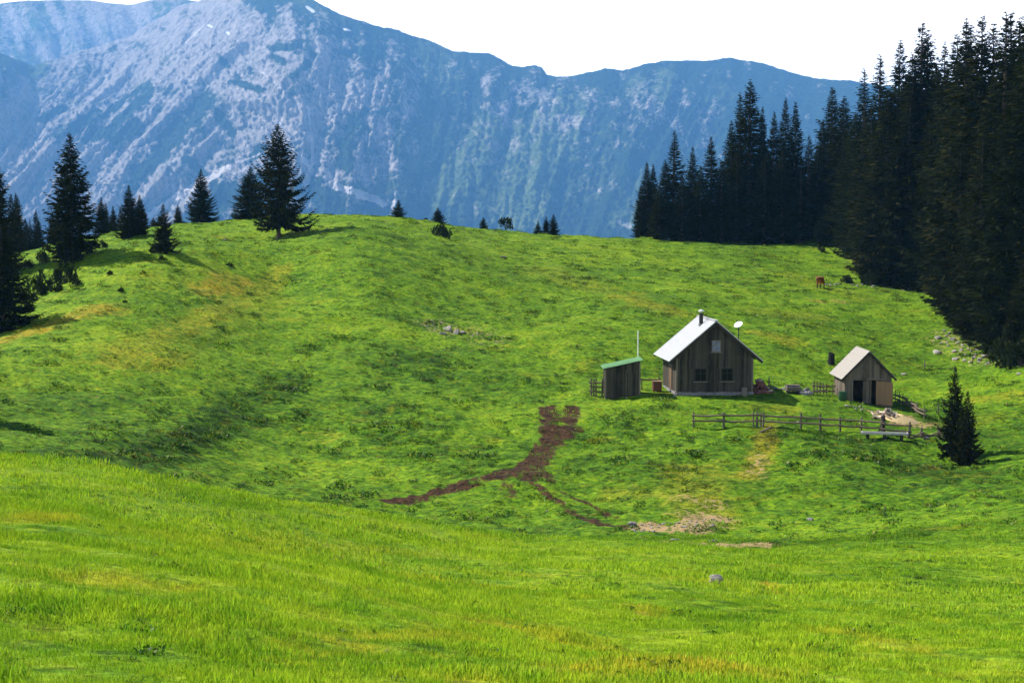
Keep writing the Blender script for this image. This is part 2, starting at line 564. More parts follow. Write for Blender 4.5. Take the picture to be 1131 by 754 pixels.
M['trim'] = simple_mat('grey_trim_wood', (0.20, 0.17, 0.14), 0.85, 0.4, 3, (6, 6, 1))
M['darkwood'] = simple_mat('dark_wood', (0.040, 0.031, 0.024), 0.9, 0.5, 5, (5, 5, 1))
M['dark'] = simple_mat('dark_interior', (0.012, 0.010, 0.009), 0.95, 0.3, 5)
M['hutroof'] = simple_mat('pale_roof_sheet', (0.47, 0.47, 0.48), 0.5, 0.2, 2, (1, 6, 1), bump=0.1, spec=0.4)
M['shedroof'] = simple_mat('bleached_shingle_roof', (0.31, 0.28, 0.25), 0.85, 0.22, 5, (1, 3, 1), bump=0.3)
M['greenroof'] = simple_mat('pale_green_sheet', (0.30, 0.50, 0.26), 0.6, 0.12, 2, (6, 1, 1), bump=0.1)
M['stone'] = simple_mat('limestone', (0.27, 0.245, 0.21), 0.9, 0.6, 5, bump=0.7, obj_var=0.35)
M['duskstone'] = simple_mat('dark_stone', (0.20, 0.185, 0.19), 0.9, 0.45, 5, bump=0.7, obj_var=0.4)
M['metal'] = simple_mat('dark_stovepipe', (0.03, 0.03, 0.032), 0.5, 0.3, 6, metal=0.4)
M['palemetal'] = simple_mat('galvanised_metal', (0.55, 0.55, 0.54), 0.5, 0.15, 6, metal=0.2)
M['white'] = simple_mat('white_paint', (0.80, 0.80, 0.78), 0.5, 0.06, 6, bump=0.05)
M['pane'] = simple_mat('window_glass', (0.010, 0.009, 0.009), 0.12, 0.3, 1.5, spec=0.12, bump=0)
M['panebright'] = simple_mat('pale_blue_glass', (0.20, 0.22, 0.33), 0.15, 0.8, 3.0, spec=0.2, bump=0)  # blotchy pale blue tone in the upper pane's base colour
M['rail'] = simple_mat('weathered_rail', (0.145, 0.105, 0.075), 0.85, 0.45, 4, (4, 4, 4), obj_var=0.3)
M['post'] = simple_mat('weathered_post', (0.115, 0.095, 0.078), 0.85, 0.5, 5, obj_var=0.4)
M['log'] = simple_mat('split_firewood', (0.46, 0.36, 0.28), 0.85, 0.5, 6, obj_var=1.3)
M['redlog'] = simple_mat('reddish_firewood', (0.17, 0.075, 0.065), 0.85, 0.5, 6, obj_var=1.2)
M['straw'] = simple_mat('wood_chips', (0.62, 0.45, 0.22), 0.9, 0.4, 14, bump=0.8)
M['barrel'] = simple_mat('dark_green_plastic', (0.012, 0.060, 0.022), 0.45, 0.2, 4, bump=0)
M['trough'] = simple_mat('grey_bleached_trough', (0.50, 0.47, 0.45), 0.8, 0.25, 4, (1, 5, 5))
M['water'] = simple_mat('trough_water', (0.05, 0.05, 0.045), 0.5, 0.2, 3, bump=0, spec=0.1)
M['cow'] = simple_mat('brown_cow_hide', (0.33, 0.085, 0.030), 0.8, 0.3, 2)
M['cowdark'] = simple_mat('dark_cow_hide', (0.030, 0.014, 0.010), 0.8, 0.3, 3)
M['redwood'] = simple_mat('reddish_box_wood', (0.17, 0.065, 0.045), 0.85, 0.4, 4, (5, 5, 1))

# ------------------------------------------------------------------ painting the ground (what grows or lies bare where)
def seg_dist(u, v, line):
    best = np.full(u.shape, 1e9)
    for (a, b), (c, d) in zip(line[:-1], line[1:]):
        ex, ey = c - a, d - b
        L2 = ex * ex + ey * ey + 1e-9
        k = np.clip(((u - a) * ex + (v - b) * ey) / L2, 0, 1)
        best = np.minimum(best, np.hypot(u - (a + k * ex), v - (b + k * ey)))
    return best


def wline(line):
    """a line followed on the ground, in metres"""
    return [tuple(hit(u, v)[:2]) for u, v in line]


MUD = [([(605, 449), (611, 468), (606, 488), (583, 513), (548, 526), (505, 538), (470, 546), (432, 554)], [0.91, 0.88]),
       ([(632, 449), (630, 474), (606, 500), (588, 517), (583, 533)], [0.83, 0.80]),
       ([(618, 470), (600, 500)], [0.91, 0.62]),
       ([(586, 532), (598, 540), (620, 556), (660, 577), (690, 583)], [0.40, 0.80]),
       ([(622, 545), (660, 562), (686, 576)], [0.35, 0.68]),
       ([(560, 530), (563, 545)], [0.56, 0.49]), ([(600, 520), (612, 532)], [0.43, 0.59]),
       ([(690, 582), (722, 580)], [0.56, 0.64]), ([(770, 600), (800, 602)], [0.50, 0.59]), ([(840, 598), (860, 600)], [0.56, 0.49])]
DIRT = [([(795, 608), (836, 622)], [1.1, .75]), ([(758, 548), (790, 560)], [1.2, .42]), ([(840, 505), (832, 525)], [.9, .42]), ([(716, 583), (752, 583), (785, 574)], [1.50, 0.69]), ([(770, 568), (785, 576)], [1.88, 0.45]),
        ([(736, 603), (775, 605), (815, 614), (832, 618)], [1.42, 0.60]),
        ([(985, 458), (1000, 464), (1006, 468)], [2.43, 0.60]), ([(478, 357), (500, 366)], [2.43, 0.36]),
        ([(512, 366), (545, 374)], [2.99, 0.33]), ([(1045, 372), (1075, 390), (1108, 398)], [2.99, 0.34]),
        ([(925, 262), (945, 280), (958, 300)], [2.99, 0.33]), ([(980, 318), (1010, 322)], [1.88, 0.36]),
        ([(900, 331), (905, 333)], [1.50, 0.33]), ([(924, 332), (930, 333)], [1.50, 0.33])]
DRY = [([(770, 520), (765, 545), (780, 570)], [2.5, .33]), ([(846, 482), (840, 505), (826, 525)], [1.08, 0.59]),
       ([(690, 545), (730, 545)], [1.98, 0.28]), ([(850, 470), (845, 480)], [0.81, 0.50]),
       ([(10, 372), (60, 358), (112, 340)], [2.2, .80]), ([(225, 322), (262, 308)], [2.0, .75]), ([(150, 400), (190, 392)], [2.2, .4]), ([(310, 300), (250, 340), (120, 400)], [1.6, .35]),
       ([(690, 328), (745, 345)], [2.70, 0.37]), ([(845, 368), (870, 376)], [2.25, 0.40]),
       ([(830, 448), (870, 452)], [1.17, 0.25]), ([(120, 395), (200, 370), (300, 330)], [2.70, 0.14]),
       ([(600, 300), (660, 320)], [3.60, 0.19]), ([(840, 345), (900, 350)], [2.70, 0.19]), ([(240, 262), (250, 264)], [1.08, 0.37]),
       ([(860, 300), (950, 330)], [2.70, 0.15]), ([(1040, 470), (1100, 460)], [1.80, 0.15]), ([(1085, 440), (1131, 436)], [1.35, 0.31]),
       ([(900, 331), (905, 333)], [0.90, 0.56]), ([(924, 332), (930, 333)], [1.08, 0.37])]
HERB = [([(318, 420), (290, 440), (240, 470), (180, 497), (130, 510)], [2.4, .95]), ([(130, 508), (30, 500)], [1.6, .7]),
        ([(390, 500), (440, 480), (480, 490)], [2.6, .5]), ([(640, 480), (680, 470), (720, 450)], [2.6, .7]),
        ([(660, 510), (720, 520)], [3.0, .5]), ([(850, 600), (920, 600), (1000, 590)], [2.8, .7]), ([(940, 500), (1020, 520)], [3.5, .6]),
        ([(430, 470), (530, 520)], [4.0, .4]), ([(870, 480), (960, 490)], [2.4, .6]), ([(380, 380), (470, 400)], [4.0, .35]),
        ([(440, 352), (475, 360)], [1.6, .7]), ([(530, 372), (560, 376)], [1.4, .6]), ([(1020, 450), (1050, 470)], [2.0, .5])]
# the near slope
HERB_NEAR = [([(0, 540), (80, 545), (160, 549)], [.7, .8]), ([(200, 552), (330, 562), (420, 588)], [1.1, .65]), ([(850, 640), (930, 640)], [1.6, .7]),
             ([(960, 625), (1080, 650)], [2.2, .5]), ([(780, 690), (860, 690)], [.7, .6]), ([(230, 612), (300, 622)], [.6, .6]),
             ([(740, 650), (760, 655)], [.5, .5])]
DRY_NEAR = [([(330, 720), (480, 700)], [.6, .35]), ([(560, 690), (640, 715)], [.7, .4]), ([(640, 742), (820, 748)], [.5, .5]), ([(60, 640), (180, 650)], [.6, .3]), ([(930, 700), (1010, 720)], [.6, .35]), ([(450, 640), (560, 650)], [.8, .3]), ([(195, 595), (330, 600), (460, 610)], [1.3, .18]), ([(700, 735), (780, 740)], [.5, .8]), ([(850, 645), (856, 655)], [.3, .9]),
            ([(700, 672), (712, 680)], [.3, .7]), ([(20, 572), (70, 572)], [.5, .4])]


def paint(x, y):
    """dry, herb, lush, mud, dirt at ground points"""
    x = np.asarray(x, float); y = np.asarray(y, float)
    wob = 0.6 * perlin(x / 1.4, y / 1.4, 77) + 0.35 * perlin(x / 0.5, y / 0.5, 78)
    r = np.hypot(x, y)

    def lay(items, dmin=72.0):
        o = np.zeros(x.shape)
        for line, (w, s) in items:
            wl = [tuple(hit(u, v, dmin)[:2]) for u, v in line]
            d = seg_dist(x, y, wl) + wob * w * 0.7
            o = np.maximum(o, s * (1 - sstep(w * 0.45, w * 1.25, d)))
        return o
    mud = lay(MUD); dirt = lay(DIRT)
    dry = np.maximum(lay(DRY), lay(DRY_NEAR, 8.0)); herb = np.maximum(lay(HERB), lay(HERB_NEAR, 8.0))
    nearness = 1 - sstep(58, 76, r)
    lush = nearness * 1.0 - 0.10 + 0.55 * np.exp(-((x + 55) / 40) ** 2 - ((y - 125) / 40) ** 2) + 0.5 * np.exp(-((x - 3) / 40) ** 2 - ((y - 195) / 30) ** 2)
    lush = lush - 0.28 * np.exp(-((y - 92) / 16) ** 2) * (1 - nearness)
    return dry, herb, lush, mud, dirt


# ------------------------------------------------------------------ the ground sheet
def build_ground():
    az = np.concatenate([np.linspace(-180, -40, 57)[:-1], np.linspace(-40, -24, 81)[:-1], np.linspace(-24, 24, 401)[:-1], np.linspace(24, 40, 81)[:-1], np.linspace(40, 180, 57)])
    rr = [0.4]
    while rr[-1] < 14500:
        r = rr[-1]
        if r < 8: st = .4
        elif r < 75: st = max(0.14, r * 0.0048)
        elif r < 245: st = max(0.36, r * 0.0036)
        else: st = r * 0.03
        rr.append(r + st)
    rr = np.array(rr)
    A, Rr = np.meshgrid(np.radians(az), rr)
    X = (Rr * np.sin(A)).ravel(); Y = (Rr * np.cos(A)).ravel()
    Z = gz(X, Y)
    na, nr = len(az), len(rr)
    i = np.arange(nr - 1)[:, None] * na + np.arange(na - 1)[None]
    i = i.ravel()
    F = np.c_[i, i + 1, i + na + 1, i + na]
    me = mesh_np('ground', np.c_[X, Y, Z], F[:, ::-1], [M['ground']], smooth=True)
    dry, herb, lush, mud, dirt = paint(X, Y)
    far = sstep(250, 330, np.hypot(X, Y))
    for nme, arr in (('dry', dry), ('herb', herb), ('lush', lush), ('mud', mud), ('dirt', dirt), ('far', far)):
        a = me.attributes.new(nme, 'FLOAT', 'POINT')
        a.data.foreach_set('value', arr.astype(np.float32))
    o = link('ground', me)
    o['kind'] = 'structure'
    return o


build_ground()


# ------------------------------------------------------------------ grass
def tuft_mesh(name, n, rad, h0, h1, w, seed, lean=0.5):
    rg = np.random.default_rng(seed)
    V = []; F = []
    for k in range(n):
        r = rad * math.sqrt(rg.random()); a = rg.random() * 2 * PI
        bx, by = r * math.cos(a), r * math.sin(a)
        h = rg.uniform(h0, h1) * (1.0 - 0.35 * r / rad)
        la = rg.random() * 2 * PI; ln = rg.uniform(0.1, lean) * h
        wa = rg.random() * PI
        wx, wy = math.cos(wa) * w / 2, math.sin(wa) * w / 2
        b = len(V)
        for q, (t, ww) in enumerate(((0, 1.0), (0.5, 0.8), (1.0, 0.12))):
            ox = bx + math.cos(la) * ln * t ** 1.8; oy = by + math.sin(la) * ln * t ** 1.8
            z = -0.04 + (h + 0.04) * t * (1 - 0.12 * t)
            V += [(ox - wx * ww, oy - wy * ww, z), (ox + wx * ww, oy + wy * ww, z)]
        F += [(b, b + 1, b + 3, b + 2), (b + 2, b + 3, b + 5, b + 4)]
    return mesh_np(name, V, F, [M['blade']], smooth=True)


def herb_mesh(name, n, rad, h, lw, seed):
    """broad-leaved herb clump"""
    rg = np.random.default_rng(seed)
    V = []; F = []
    for k in range(n):
        r = rad * math.sqrt(rg.random()); a = rg.random() * 2 * PI
        p = np.array([r * math.cos(a), r * math.sin(a), rg.uniform(0.0, 0.3 * h)])
        d = rg.random() * 2 * PI
        el = rg.uniform(0.2, 1.2)
        t = np.array([math.cos(d) * math.cos(el), math.sin(d) * math.cos(el), math.sin(el)])
        w = np.array([-math.sin(d), math.cos(d), 0])
        L = rg.uniform(0.6, 1.0) * h
        b = len(V)
        V += [p, p + t * L * .5 + w * lw, p + t * L * 0.9 - np.array([0, 0, .15 * L]), p + t * L * .5 - w * lw]
        F.append((b, b + 1, b + 2, b + 3))
    return mesh_np(name, V, F, [M['blade']], smooth=False)


def scatter(name, label, pts, scl, rotz, attrs, meshes):
    col = bpy.data.collections.new(name + '_kinds')
    for k, me in enumerate(meshes):
        o = bpy.data.objects.new(name + '_kind', me)
        col.objects.link(o)
    me = bpy.data.meshes.new(name)
    me.vertices.add(len(pts)); me.vertices.foreach_set('co', np.asarray(pts, np.float32).ravel())
    for k, arr in dict(attrs, scl=scl, rotz=rotz).items():
        a = me.attributes.new(k, 'FLOAT', 'POINT'); a.data.foreach_set('value', np.asarray(arr, np.float32))
    ob = link(name, me)
    tag(ob, label, 'grass', kind='stuff')
    ng = bpy.data.node_groups.new(name + '_scatter', 'GeometryNodeTree')
    ng.interface.new_socket('Geometry', in_out='INPUT', socket_type='NodeSocketGeometry')
    ng.interface.new_socket('Geometry', in_out='OUTPUT', socket_type='NodeSocketGeometry')
    N, L = ng.nodes, ng.links
    gi, go = N.new('NodeGroupInput'), N.new('NodeGroupOutput')
    ci = N.new('GeometryNodeCollectionInfo'); ci.inputs['Collection'].default_value = col
    ci.inputs['Separate Children'].default_value = True
    ci.inputs['Reset Children'].default_value = True
    ip = N.new('GeometryNodeInstanceOnPoints'); ip.inputs['Pick Instance'].default_value = True
    ns = N.new('GeometryNodeInputNamedAttribute'); ns.data_type = 'FLOAT'; ns.inputs['Name'].default_value = 'scl'
    nr = N.new('GeometryNodeInputNamedAttribute'); nr.data_type = 'FLOAT'; nr.inputs['Name'].default_value = 'rotz'
    cx = N.new('ShaderNodeCombineXYZ')
    L.new(nr.outputs['Attribute'], cx.inputs['Z'])
    L.new(gi.outputs[0], ip.inputs['Points']); L.new(ci.outputs[0], ip.inputs['Instance'])
    L.new(ns.outputs['Attribute'], ip.inputs['Scale']); L.new(cx.outputs[0], ip.inputs['Rotation'])
    L.new(ip.outputs[0], go.inputs[0])
    md = ob.modifiers.new('scatter', 'NODES'); md.node_group = ng
    return ob


def wedge_points(n, r0, r1, half, seed, power=1.0):
    rg = np.random.default_rng(seed)
    r = (r0 ** (1 + power) + rg.random(n) * (r1 ** (1 + power) - r0 ** (1 + power))) ** (1 / (1 + power))
    a = rg.uniform(-half, half, n)
    return r * np.sin(a), r * np.cos(a)


BARE = []   # (x, y, radius) of things the grass must stay out of


def grass_layer(name, label, n, r0, r1, half, seed, meshes, s0, s1, herb_only=False, power=1.0, thin=0.0):
    x, y = wedge_points(n, r0, r1, half, seed, power)
    rg = np.random.default_rng(seed + 99)
    dry, herb, lush, mud, dirt = paint(x, y)
    keep = (np.maximum(mud, dirt) < 0.40 + 0.55 * rg.random(n))
    if thin:
        nz = fbm(x / 3.5, y / 2.2, 3, seed) * 0.5 + 0.5
        keep &= rg.random(n) < np.clip((nz - 0.25) * 2.2, 0.05, 1) * (1 - thin) + thin * herb + 0.1
    if herb_only:
        nz = fbm(x / 5.0, y / 3.0, 4, 55)
        keep &= rg.random(n) < np.clip(herb * 0.85 + sstep(0.0, 0.7, nz) * 0.42 + 0.13, 0, 1)
    for bx, by, br in BARE:
        keep &= np.hypot(x - bx, y - by) > br
    x, y, dry, herb, lush = x[keep], y[keep], dry[keep], herb[keep], lush[keep]
    z = gz(x, y)
    m = len(x)
    if herb_only:
        herb = np.maximum(herb, 0.55) + 0.9; lush = lush * 0.4; dry = dry * 0.2
    s = rg.uniform(s0, s1, m) * np.clip(1 + 0.95 * fbm(x / 3.0, y / 2.2, 3, 8), .8, 1.9)
    return scatter(name, label, np.c_[x, y, z - 0.01], s, rg.uniform(0, 6.28, m), dict(dry=dry, herb=herb, lush=lush, tone=rg.random(m)), meshes)


# ------------------------------------------------------------------ spruces
def spruce_meshes(name, H, Rad, clear, seed, twig=0.7, dens=1.0, shape=0.9, ragged=0.22, lop=0.0, droop=-0.28):
    rg = np.random.default_rng(seed)
    segs = 12
    mb = MB()
    ps = []; rs = []
    bend = rg.uniform(-.006, .006) * H
    for i in range(segs + 1):
        t = i / segs
        ps.append((bend * math.sin(t * 3), bend * .5 * math.sin(t * 2.2), -0.4 + t * (H * 0.985 + 0.4)))
        rs.append(max(0.015, (0.0135 * H + 0.05) * (1 - t) ** 0.8 + (0.012 * H if i == 0 else 0)))
    mb.tube(ps, rs, 9)
    Vs = []; Fs = []
    nv = 0
    z = clear
    gap0 = 0.030 * H / dens
    while z < H * 0.99:
        t = (z - clear) / (H - clear)
        env = Rad * min((1 - t) ** shape, 2.1 * (1 - t)) * (0.70 + 0.30 * min(1, t * 7))
        if t < 0.05 and rg.random() < .4:
            env *= 0.75
        nb = int(rg.integers(6, 9)) if env > 0.5 else int(rg.integers(4, 6))
        a0 = rg.random() * 2 * PI
        for k in range(nb):
            a = a0 + 2 * PI * k / nb + rg.normal(0, 0.22)
            L = env * (1 + rg.normal(0, ragged))
            L = L * (1 + lop * math.cos(a - 1.0))
            if rg.random() < 0.07:
                L *= 0.5
            L = max(0.12 * Rad * (1 - t) + 0.06, L)
            rise = (droop + 1.15 * t ** 1.6) + rg.normal(0, 0.09)
            zz = z + rg.uniform(-.5, .5) * gap0
            ns = max(3, int(L / (twig * 0.30)))
            s = (np.arange(ns) + 0.7) / ns
            # the branch sags, then turns up at the tip
            rad = L * s * math.cos(rise * .6)
            hz = zz + L * (rise * s - 0.20 * np.sin(s * PI) + 0.12 * s ** 3)
            cx, cy = rad * math.cos(a), rad * math.sin(a)
            P = np.c_[cx, cy, hz]
            out_ = np.array([math.cos(a), math.sin(a), 0]); lat = np.array([-math.sin(a), math.cos(a), 0])
            ln = twig * (0.55 + 0.55 * np.sin(PI * np.clip(s * 0.85 + .12, 0, 1))) * min(1, 0.30 + L / (2.2 * twig)) * (1 - 0.45 * t) * rg.uniform(.75, 1.25, ns)
            for side in (-1, 0, 1):
                if side == 0:
                    T = out_[None] * 0.55 + np.array([0, 0, -0.8])[None] + lat[None] * rg.normal(0, .3, (ns, 1))
                    W = lat[None] * 1.0 + out_[None] * rg.normal(0, .4, (ns, 1))
                    l2 = ln * 0.75
                else:
                    T = out_[None] * 0.75 + side * lat[None] * rg.uniform(.55, .95, (ns, 1)) + np.array([0, 0, 1])[None] * rg.normal(-0.22, .16, (ns, 1))
                    W = np.array([0, 0, 1.0])[None] * rg.uniform(.35, .8, (ns, 1)) + out_[None] * rg.uniform(.3, .8, (ns, 1)) - side * lat[None] * .3
                    l2 = ln
                T = T / np.linalg.norm(T, axis=1)[:, None]
                W = W - T * (W * T).sum(1)[:, None]
                W = W / np.linalg.norm(W, axis=1)[:, None]
                w = (l2 * rg.uniform(.13, .22, ns))[:, None]
                Q = np.stack([P - T * 0.12 * l2[:, None], P + T * (0.55 * l2)[:, None] + W * w, P + T * l2[:, None], P + T * (0.45 * l2)[:, None] - W * w], 1)
                Vs.append(Q.reshape(-1, 3))
                Fs.append(np.arange(4 * ns).reshape(-1, 4) + nv)
                nv += 4 * ns
        z += gap0 * rg.uniform(.75, 1.25) * (1 - 0.62 * t)
    # leader
    Vs.append(np.array([(0, 0, H * .94), (.05 * twig, 0, H * .97), (0, 0, H * 1.012), (-.05 * twig, 0, H * .97)], float)); Fs.append(np.arange(4)[None] + nv); nv += 4
    crown = mesh_np('crown', np.concatenate(Vs), np.concatenate(Fs), [M['spruce']])
    return mb, crown


TREES = {}


def make_kind(kind, H, Rad, clear, seed, **kw):
    mb, crown = spruce_meshes(kind, H, Rad, clear, seed, **kw)
    o = mb.build('trunk', M['bark'])
    me = o.data
    bpy.data.objects.remove(o)
    TREES[kind] = (H, Rad, me, crown)


for k in range(6):
    make_kind('tall%d' % k, 30.0, (3.3, 2.9, 3.7, 3.1, 2.6, 3.4)[k], (1.5, 2.2, 0.8, 1.2, 2.5, 0.6)[k], 20 + k, twig=1.15, dens=(1.4, 1.25, 1.45, 1.35, 1.1, 1.45)[k], shape=(.78, .72, .85, .7, .75, .8)[k], ragged=.26)
for k in range(4):
    make_kind('mid%d' % k, 14.0, (3.2, 2.9, 2.7, 3.4)[k], (0.5, 0.4, 0.7, 0.3)[k], 50 + k, twig=0.75, dens=1.15, shape=(.85, .9, .8, .95)[k], ragged=.2)
make_kind('hilltop', 14.0, 4.2, 2.15, 71, twig=0.72, dens=1.0, shape=.85, ragged=.24, droop=-.16)
for k in range(3):
    make_kind('young%d' % k, 5.0, (1.35, 1.2, 1.5)[k], 0.12, 80 + k, twig=0.40, dens=.85, shape=(.85, .95, .9)[k], ragged=.36)


def tree(kind, p, h, wide=1.0, rz=None, name='spruce_tree', label=None, group=None):
    H, Rad, tr, cr = TREES[kind]
    o = empty(name, p, random.uniform(0, 6.28) if rz is None else rz, label, 'tree', group)
    s = h / H * 1.025
    o.scale = (s * wide, s * wide, s)
    link('trunk', tr, o)
    link('crown', cr, o)
    return o


def tree_px(kind, u, vb, vt, w_px, label, group=None, dmin=78.0, d=None, name='spruce_tree'):
    p = hit(u, vb, dmin) if d is None else atd(u, d)
    h = (vt_to_z(u, vt, p.y) - p.z)
    H, Rad, _, _ = TREES[kind]
    wide = (w_px / FPX * p.y / 2) / (Rad * h / H) if w_px else 1.0
    return tree(kind, p - Vector((0, 0, .05)), h, wide, name=name, label=label, group=group)


def vt_to_z(u, v, d):
    return float(at(u, v, d)[2])


G_HILL = 'single spruces along the top of the green hill'
tree_px('mid0', -4, 300, 172, 62, 'spruce cut by the picture edge at far left, rising behind the wider edge tree', G_HILL)
tree_px('mid3', 4, 366, 248, 84, 'broad dark spruce at the far left edge, lowest of all on the hillside', G_HILL)
tree_px('mid2', 80, 287, 150, 66, 'biggest spruce of the left hillside, dense down to the grass, behind two dark bushes', G_HILL)
tree_px('mid0', 115, 263, 219, 24, 'slim spruce close behind the right flank of the biggest left hillside spruce', G_HILL, d=186)
tree_px('mid1', 128, 262, 228, 18, 'small spruce between the biggest left hillside spruce and the twin tops beside it', G_HILL, d=190)
tree_px('mid1', 143, 262, 205, 32, 'left and taller tree of the twin spruces with a shadow beneath on the left hill', G_HILL)
tree_px('mid2', 155, 259, 216, 22, 'right and shorter tree of the twin spruces on the left hill', G_HILL)
tree_px('young0', 172, 252, 240, 12, 'tiny spruce tip between the twin spruces and the low bushy one', G_HILL, d=186)
tree_px('young2', 181, 277, 226, 30, 'small bushy spruce standing alone in the grass below the left skyline', G_HILL)
tree_px('mid1', 199, 247, 226, 16, 'short spruce half hidden just left of the pointed skyline spruce', G_HILL, d=196)
tree_px('mid3', 225, 247, 188, 40, 'pointed spruce on the skyline between the small bushy one and the hilltop pair', G_HILL, d=192)
tree_px('mid0', 279, 249, 185, 46, 'shorter spruce leaning against the left side of the big hilltop spruce', G_HILL, d=190)
tree_px('hilltop', 308, 263, 140, 74, 'big hilltop spruce with bare lower trunk and long shadow on the grass', G_HILL)
tree_px('young1', 441, 245, 221, 17, 'small dark spruce on the crest right of the rounded hilltop', G_HILL, d=199)
tree_px('young0', 471, 252, 240, 9, 'tiniest spruce on the crest, just left of the thin one with a bush', G_HILL, d=207)
tree_px('young2', 484, 252, 229, 17, 'thin spruce on the crest with a low bush at its right foot', G_HILL, d=206)
tree_px('young0', 534, 256, 240, 13, 'little spruce alone on the crest left of the small leafy tree', G_HILL, d=215)
tree_px('young1', 594, 260, 243, 10, 'smallest and leftmost of the three little spruces on the crest', G_HILL, d=219)
tree_px('young2', 603, 260, 239, 12, 'middle one of the three little spruces on the crest', G_HILL, d=219)
tree_px('young0', 611, 260, 237, 15, 'broadest and rightmost of the three little spruces on the crest', G_HILL, d=218)
G_PAIR = 'two young spruces beside the shed yard'
tree_px('young0', 1053, 501, 406, 34, 'taller young spruce right of the yard, standing behind its bushier neighbour', G_PAIR)
tree_px('young2', 1067, 513, 432, 35, 'bushier young spruce in front of the taller one, right of the yard', G_PAIR)
# out of the picture on the left, but its shadow lies in the meadow
tree('mid0', atd(-52, 97), 8.5, 1.1, name='spruce_tree', label='spruce on the left slope, outside the picture, shading the meadow edge', group=G_HILL)

# wood behind the left ridge
G_BACK = 'spruces of the wood behind the left ridge'
rl = random.Random(5)
for k in range(42):
    u = rl.uniform(-60, 72); d = rl.uniform(196, 250)
    p = atd(u, d)
    top = 236 - 14 * math.sin(u * .09) * .5 + rl.uniform(-14, 12) + (max(0, u - 50)) * .5
    h = vt_to_z(u, top, d) - p.z
    tree('tall%d' % rl.randrange(6), p, h, rl.uniform(1.1, 1.5), name='spruce_tree', label='spruce crowded in the wood behind the left ridge, only its upper part seen', group=G_BACK)
for u, vt in ((120, 226), (136, 230), (163, 235)):
    p = atd(u, 215)
    tree('tall%d' % rl.randrange(6), p, vt_to_z(u, vt, 215) - p.z, 1.5, label='distant spruce top showing just above the left skyline between nearer trees', group='distant spruce tops above the left skyline')

# the forest on the right
G_CLUMP = 'spruces of the clump at the left end of the forest'
G_FOR = 'spruces of the dark forest on the right'
clump = [(713, 181, 20, 227), (720, 183, 18, 231), (743, 147, 30, 227), (733, 178, 22, 224), (763, 164, 24, 229), (783, 154, 30, 226), (772, 185, 22, 223), (805, 136, 28, 231), (814, 106, 26, 234),
         (825, 92, 40, 229), (839, 121, 24, 233), (852, 127, 24, 231), (864, 112, 26, 234), (875, 116, 28, 231), (890, 152, 26, 229), (752, 195, 26, 222), (795, 180, 30, 224), (812, 170, 34, 225), (842, 175, 34, 224), (862, 165, 34, 224), (882, 178, 30, 226), (900, 165, 28, 236), (727, 205, 22, 223), (707, 205, 16, 227), (905, 135, 26, 240)]
for i, (u, vt, w, d) in enumerate(clump):
    p = atd(u, d)
    lab = 'dark spruce within the clump at the left end of the forest'
    g = G_CLUMP
    if vt == 92: lab = 'tallest spruce of the clump at the left end of the forest'
    if vt == 147: lab = 'pointed spruce standing second from the clump\'s left end, above its small neighbours'
    if vt == 181: lab = 'short spruce at the very left end of the forest clump'
    h = vt_to_z(u, vt, d) - p.z
    tree('tall%d' % (i * 5 % 6), p, h, max(1.0, min(1.7, (w / FPX * d * .72) / (TREES['tall%d' % (i * 5 % 6)][1] * h / 30))), name='spruce_tree', label=lab, group=g)
EDGE = [(880, 236), (920, 236), (945, 212), (965, 192), (985, 187), (1010, 184), (1040, 178), (1052, 158), (1068, 148), (1100, 141), (1131, 131), (1180, 122), (1260, 112)]
eu = np.array([a for a, b in EDGE], float); ed = np.array([b for a, b in EDGE], float)
peaks = [(915, 102, 8), (928, 112, 4), (949, 83, 6), (966, 68, 14), (988, 53, 8), (1001, 70, 4), (1011, 33, 6), (1018, 42, 10), (1036, 55, 6), (1049, 46, 16), (1059, 31, 8), (1064, 38, 14), (1076, 26, 10), (1089, 40, 12), (1102, 28, 8), (1107, 27, 18), (1117, 34, 22), (1127, 9, 12), (1140, 20, 8), (940, 130, 2), (958, 120, 3), (976, 105, 1.5), (1000, 110, 2)]
PL = {(949, 83): 'spruce with the first high pointed top at the left of the forest skyline', (966, 68): 'thin spruce top poking from the forest skyline between two broader tops',
      (1011, 33): 'broad high-topped spruce left of a dip in the forest skyline', (1076, 26): 'slender high spruce top in the middle of the right forest skyline',
      (1127, 9): 'highest spruce top of the whole forest, near the right picture edge', (988, 53): 'dense cone-shaped spruce top right of the thin one on the forest skyline'}
for i, (u, vt, off) in enumerate(peaks):
    d = float(np.interp(u, eu, ed)) + off
    p = atd(u, d); h = vt_to_z(u, vt - (2 if u < 1085 else 6), d) - p.z
    kd = 'tall%d' % (4 if (u, vt) == (966, 68) else (i * 7 + 2) % 6)
    tree(kd, p, h, rl.uniform(1.3, 1.6) * 30 / max(h, 24), name='spruce_tree', label=PL.get((u, vt), 'tall dark spruce crowded in the forest on the right slope'), group=G_FOR)
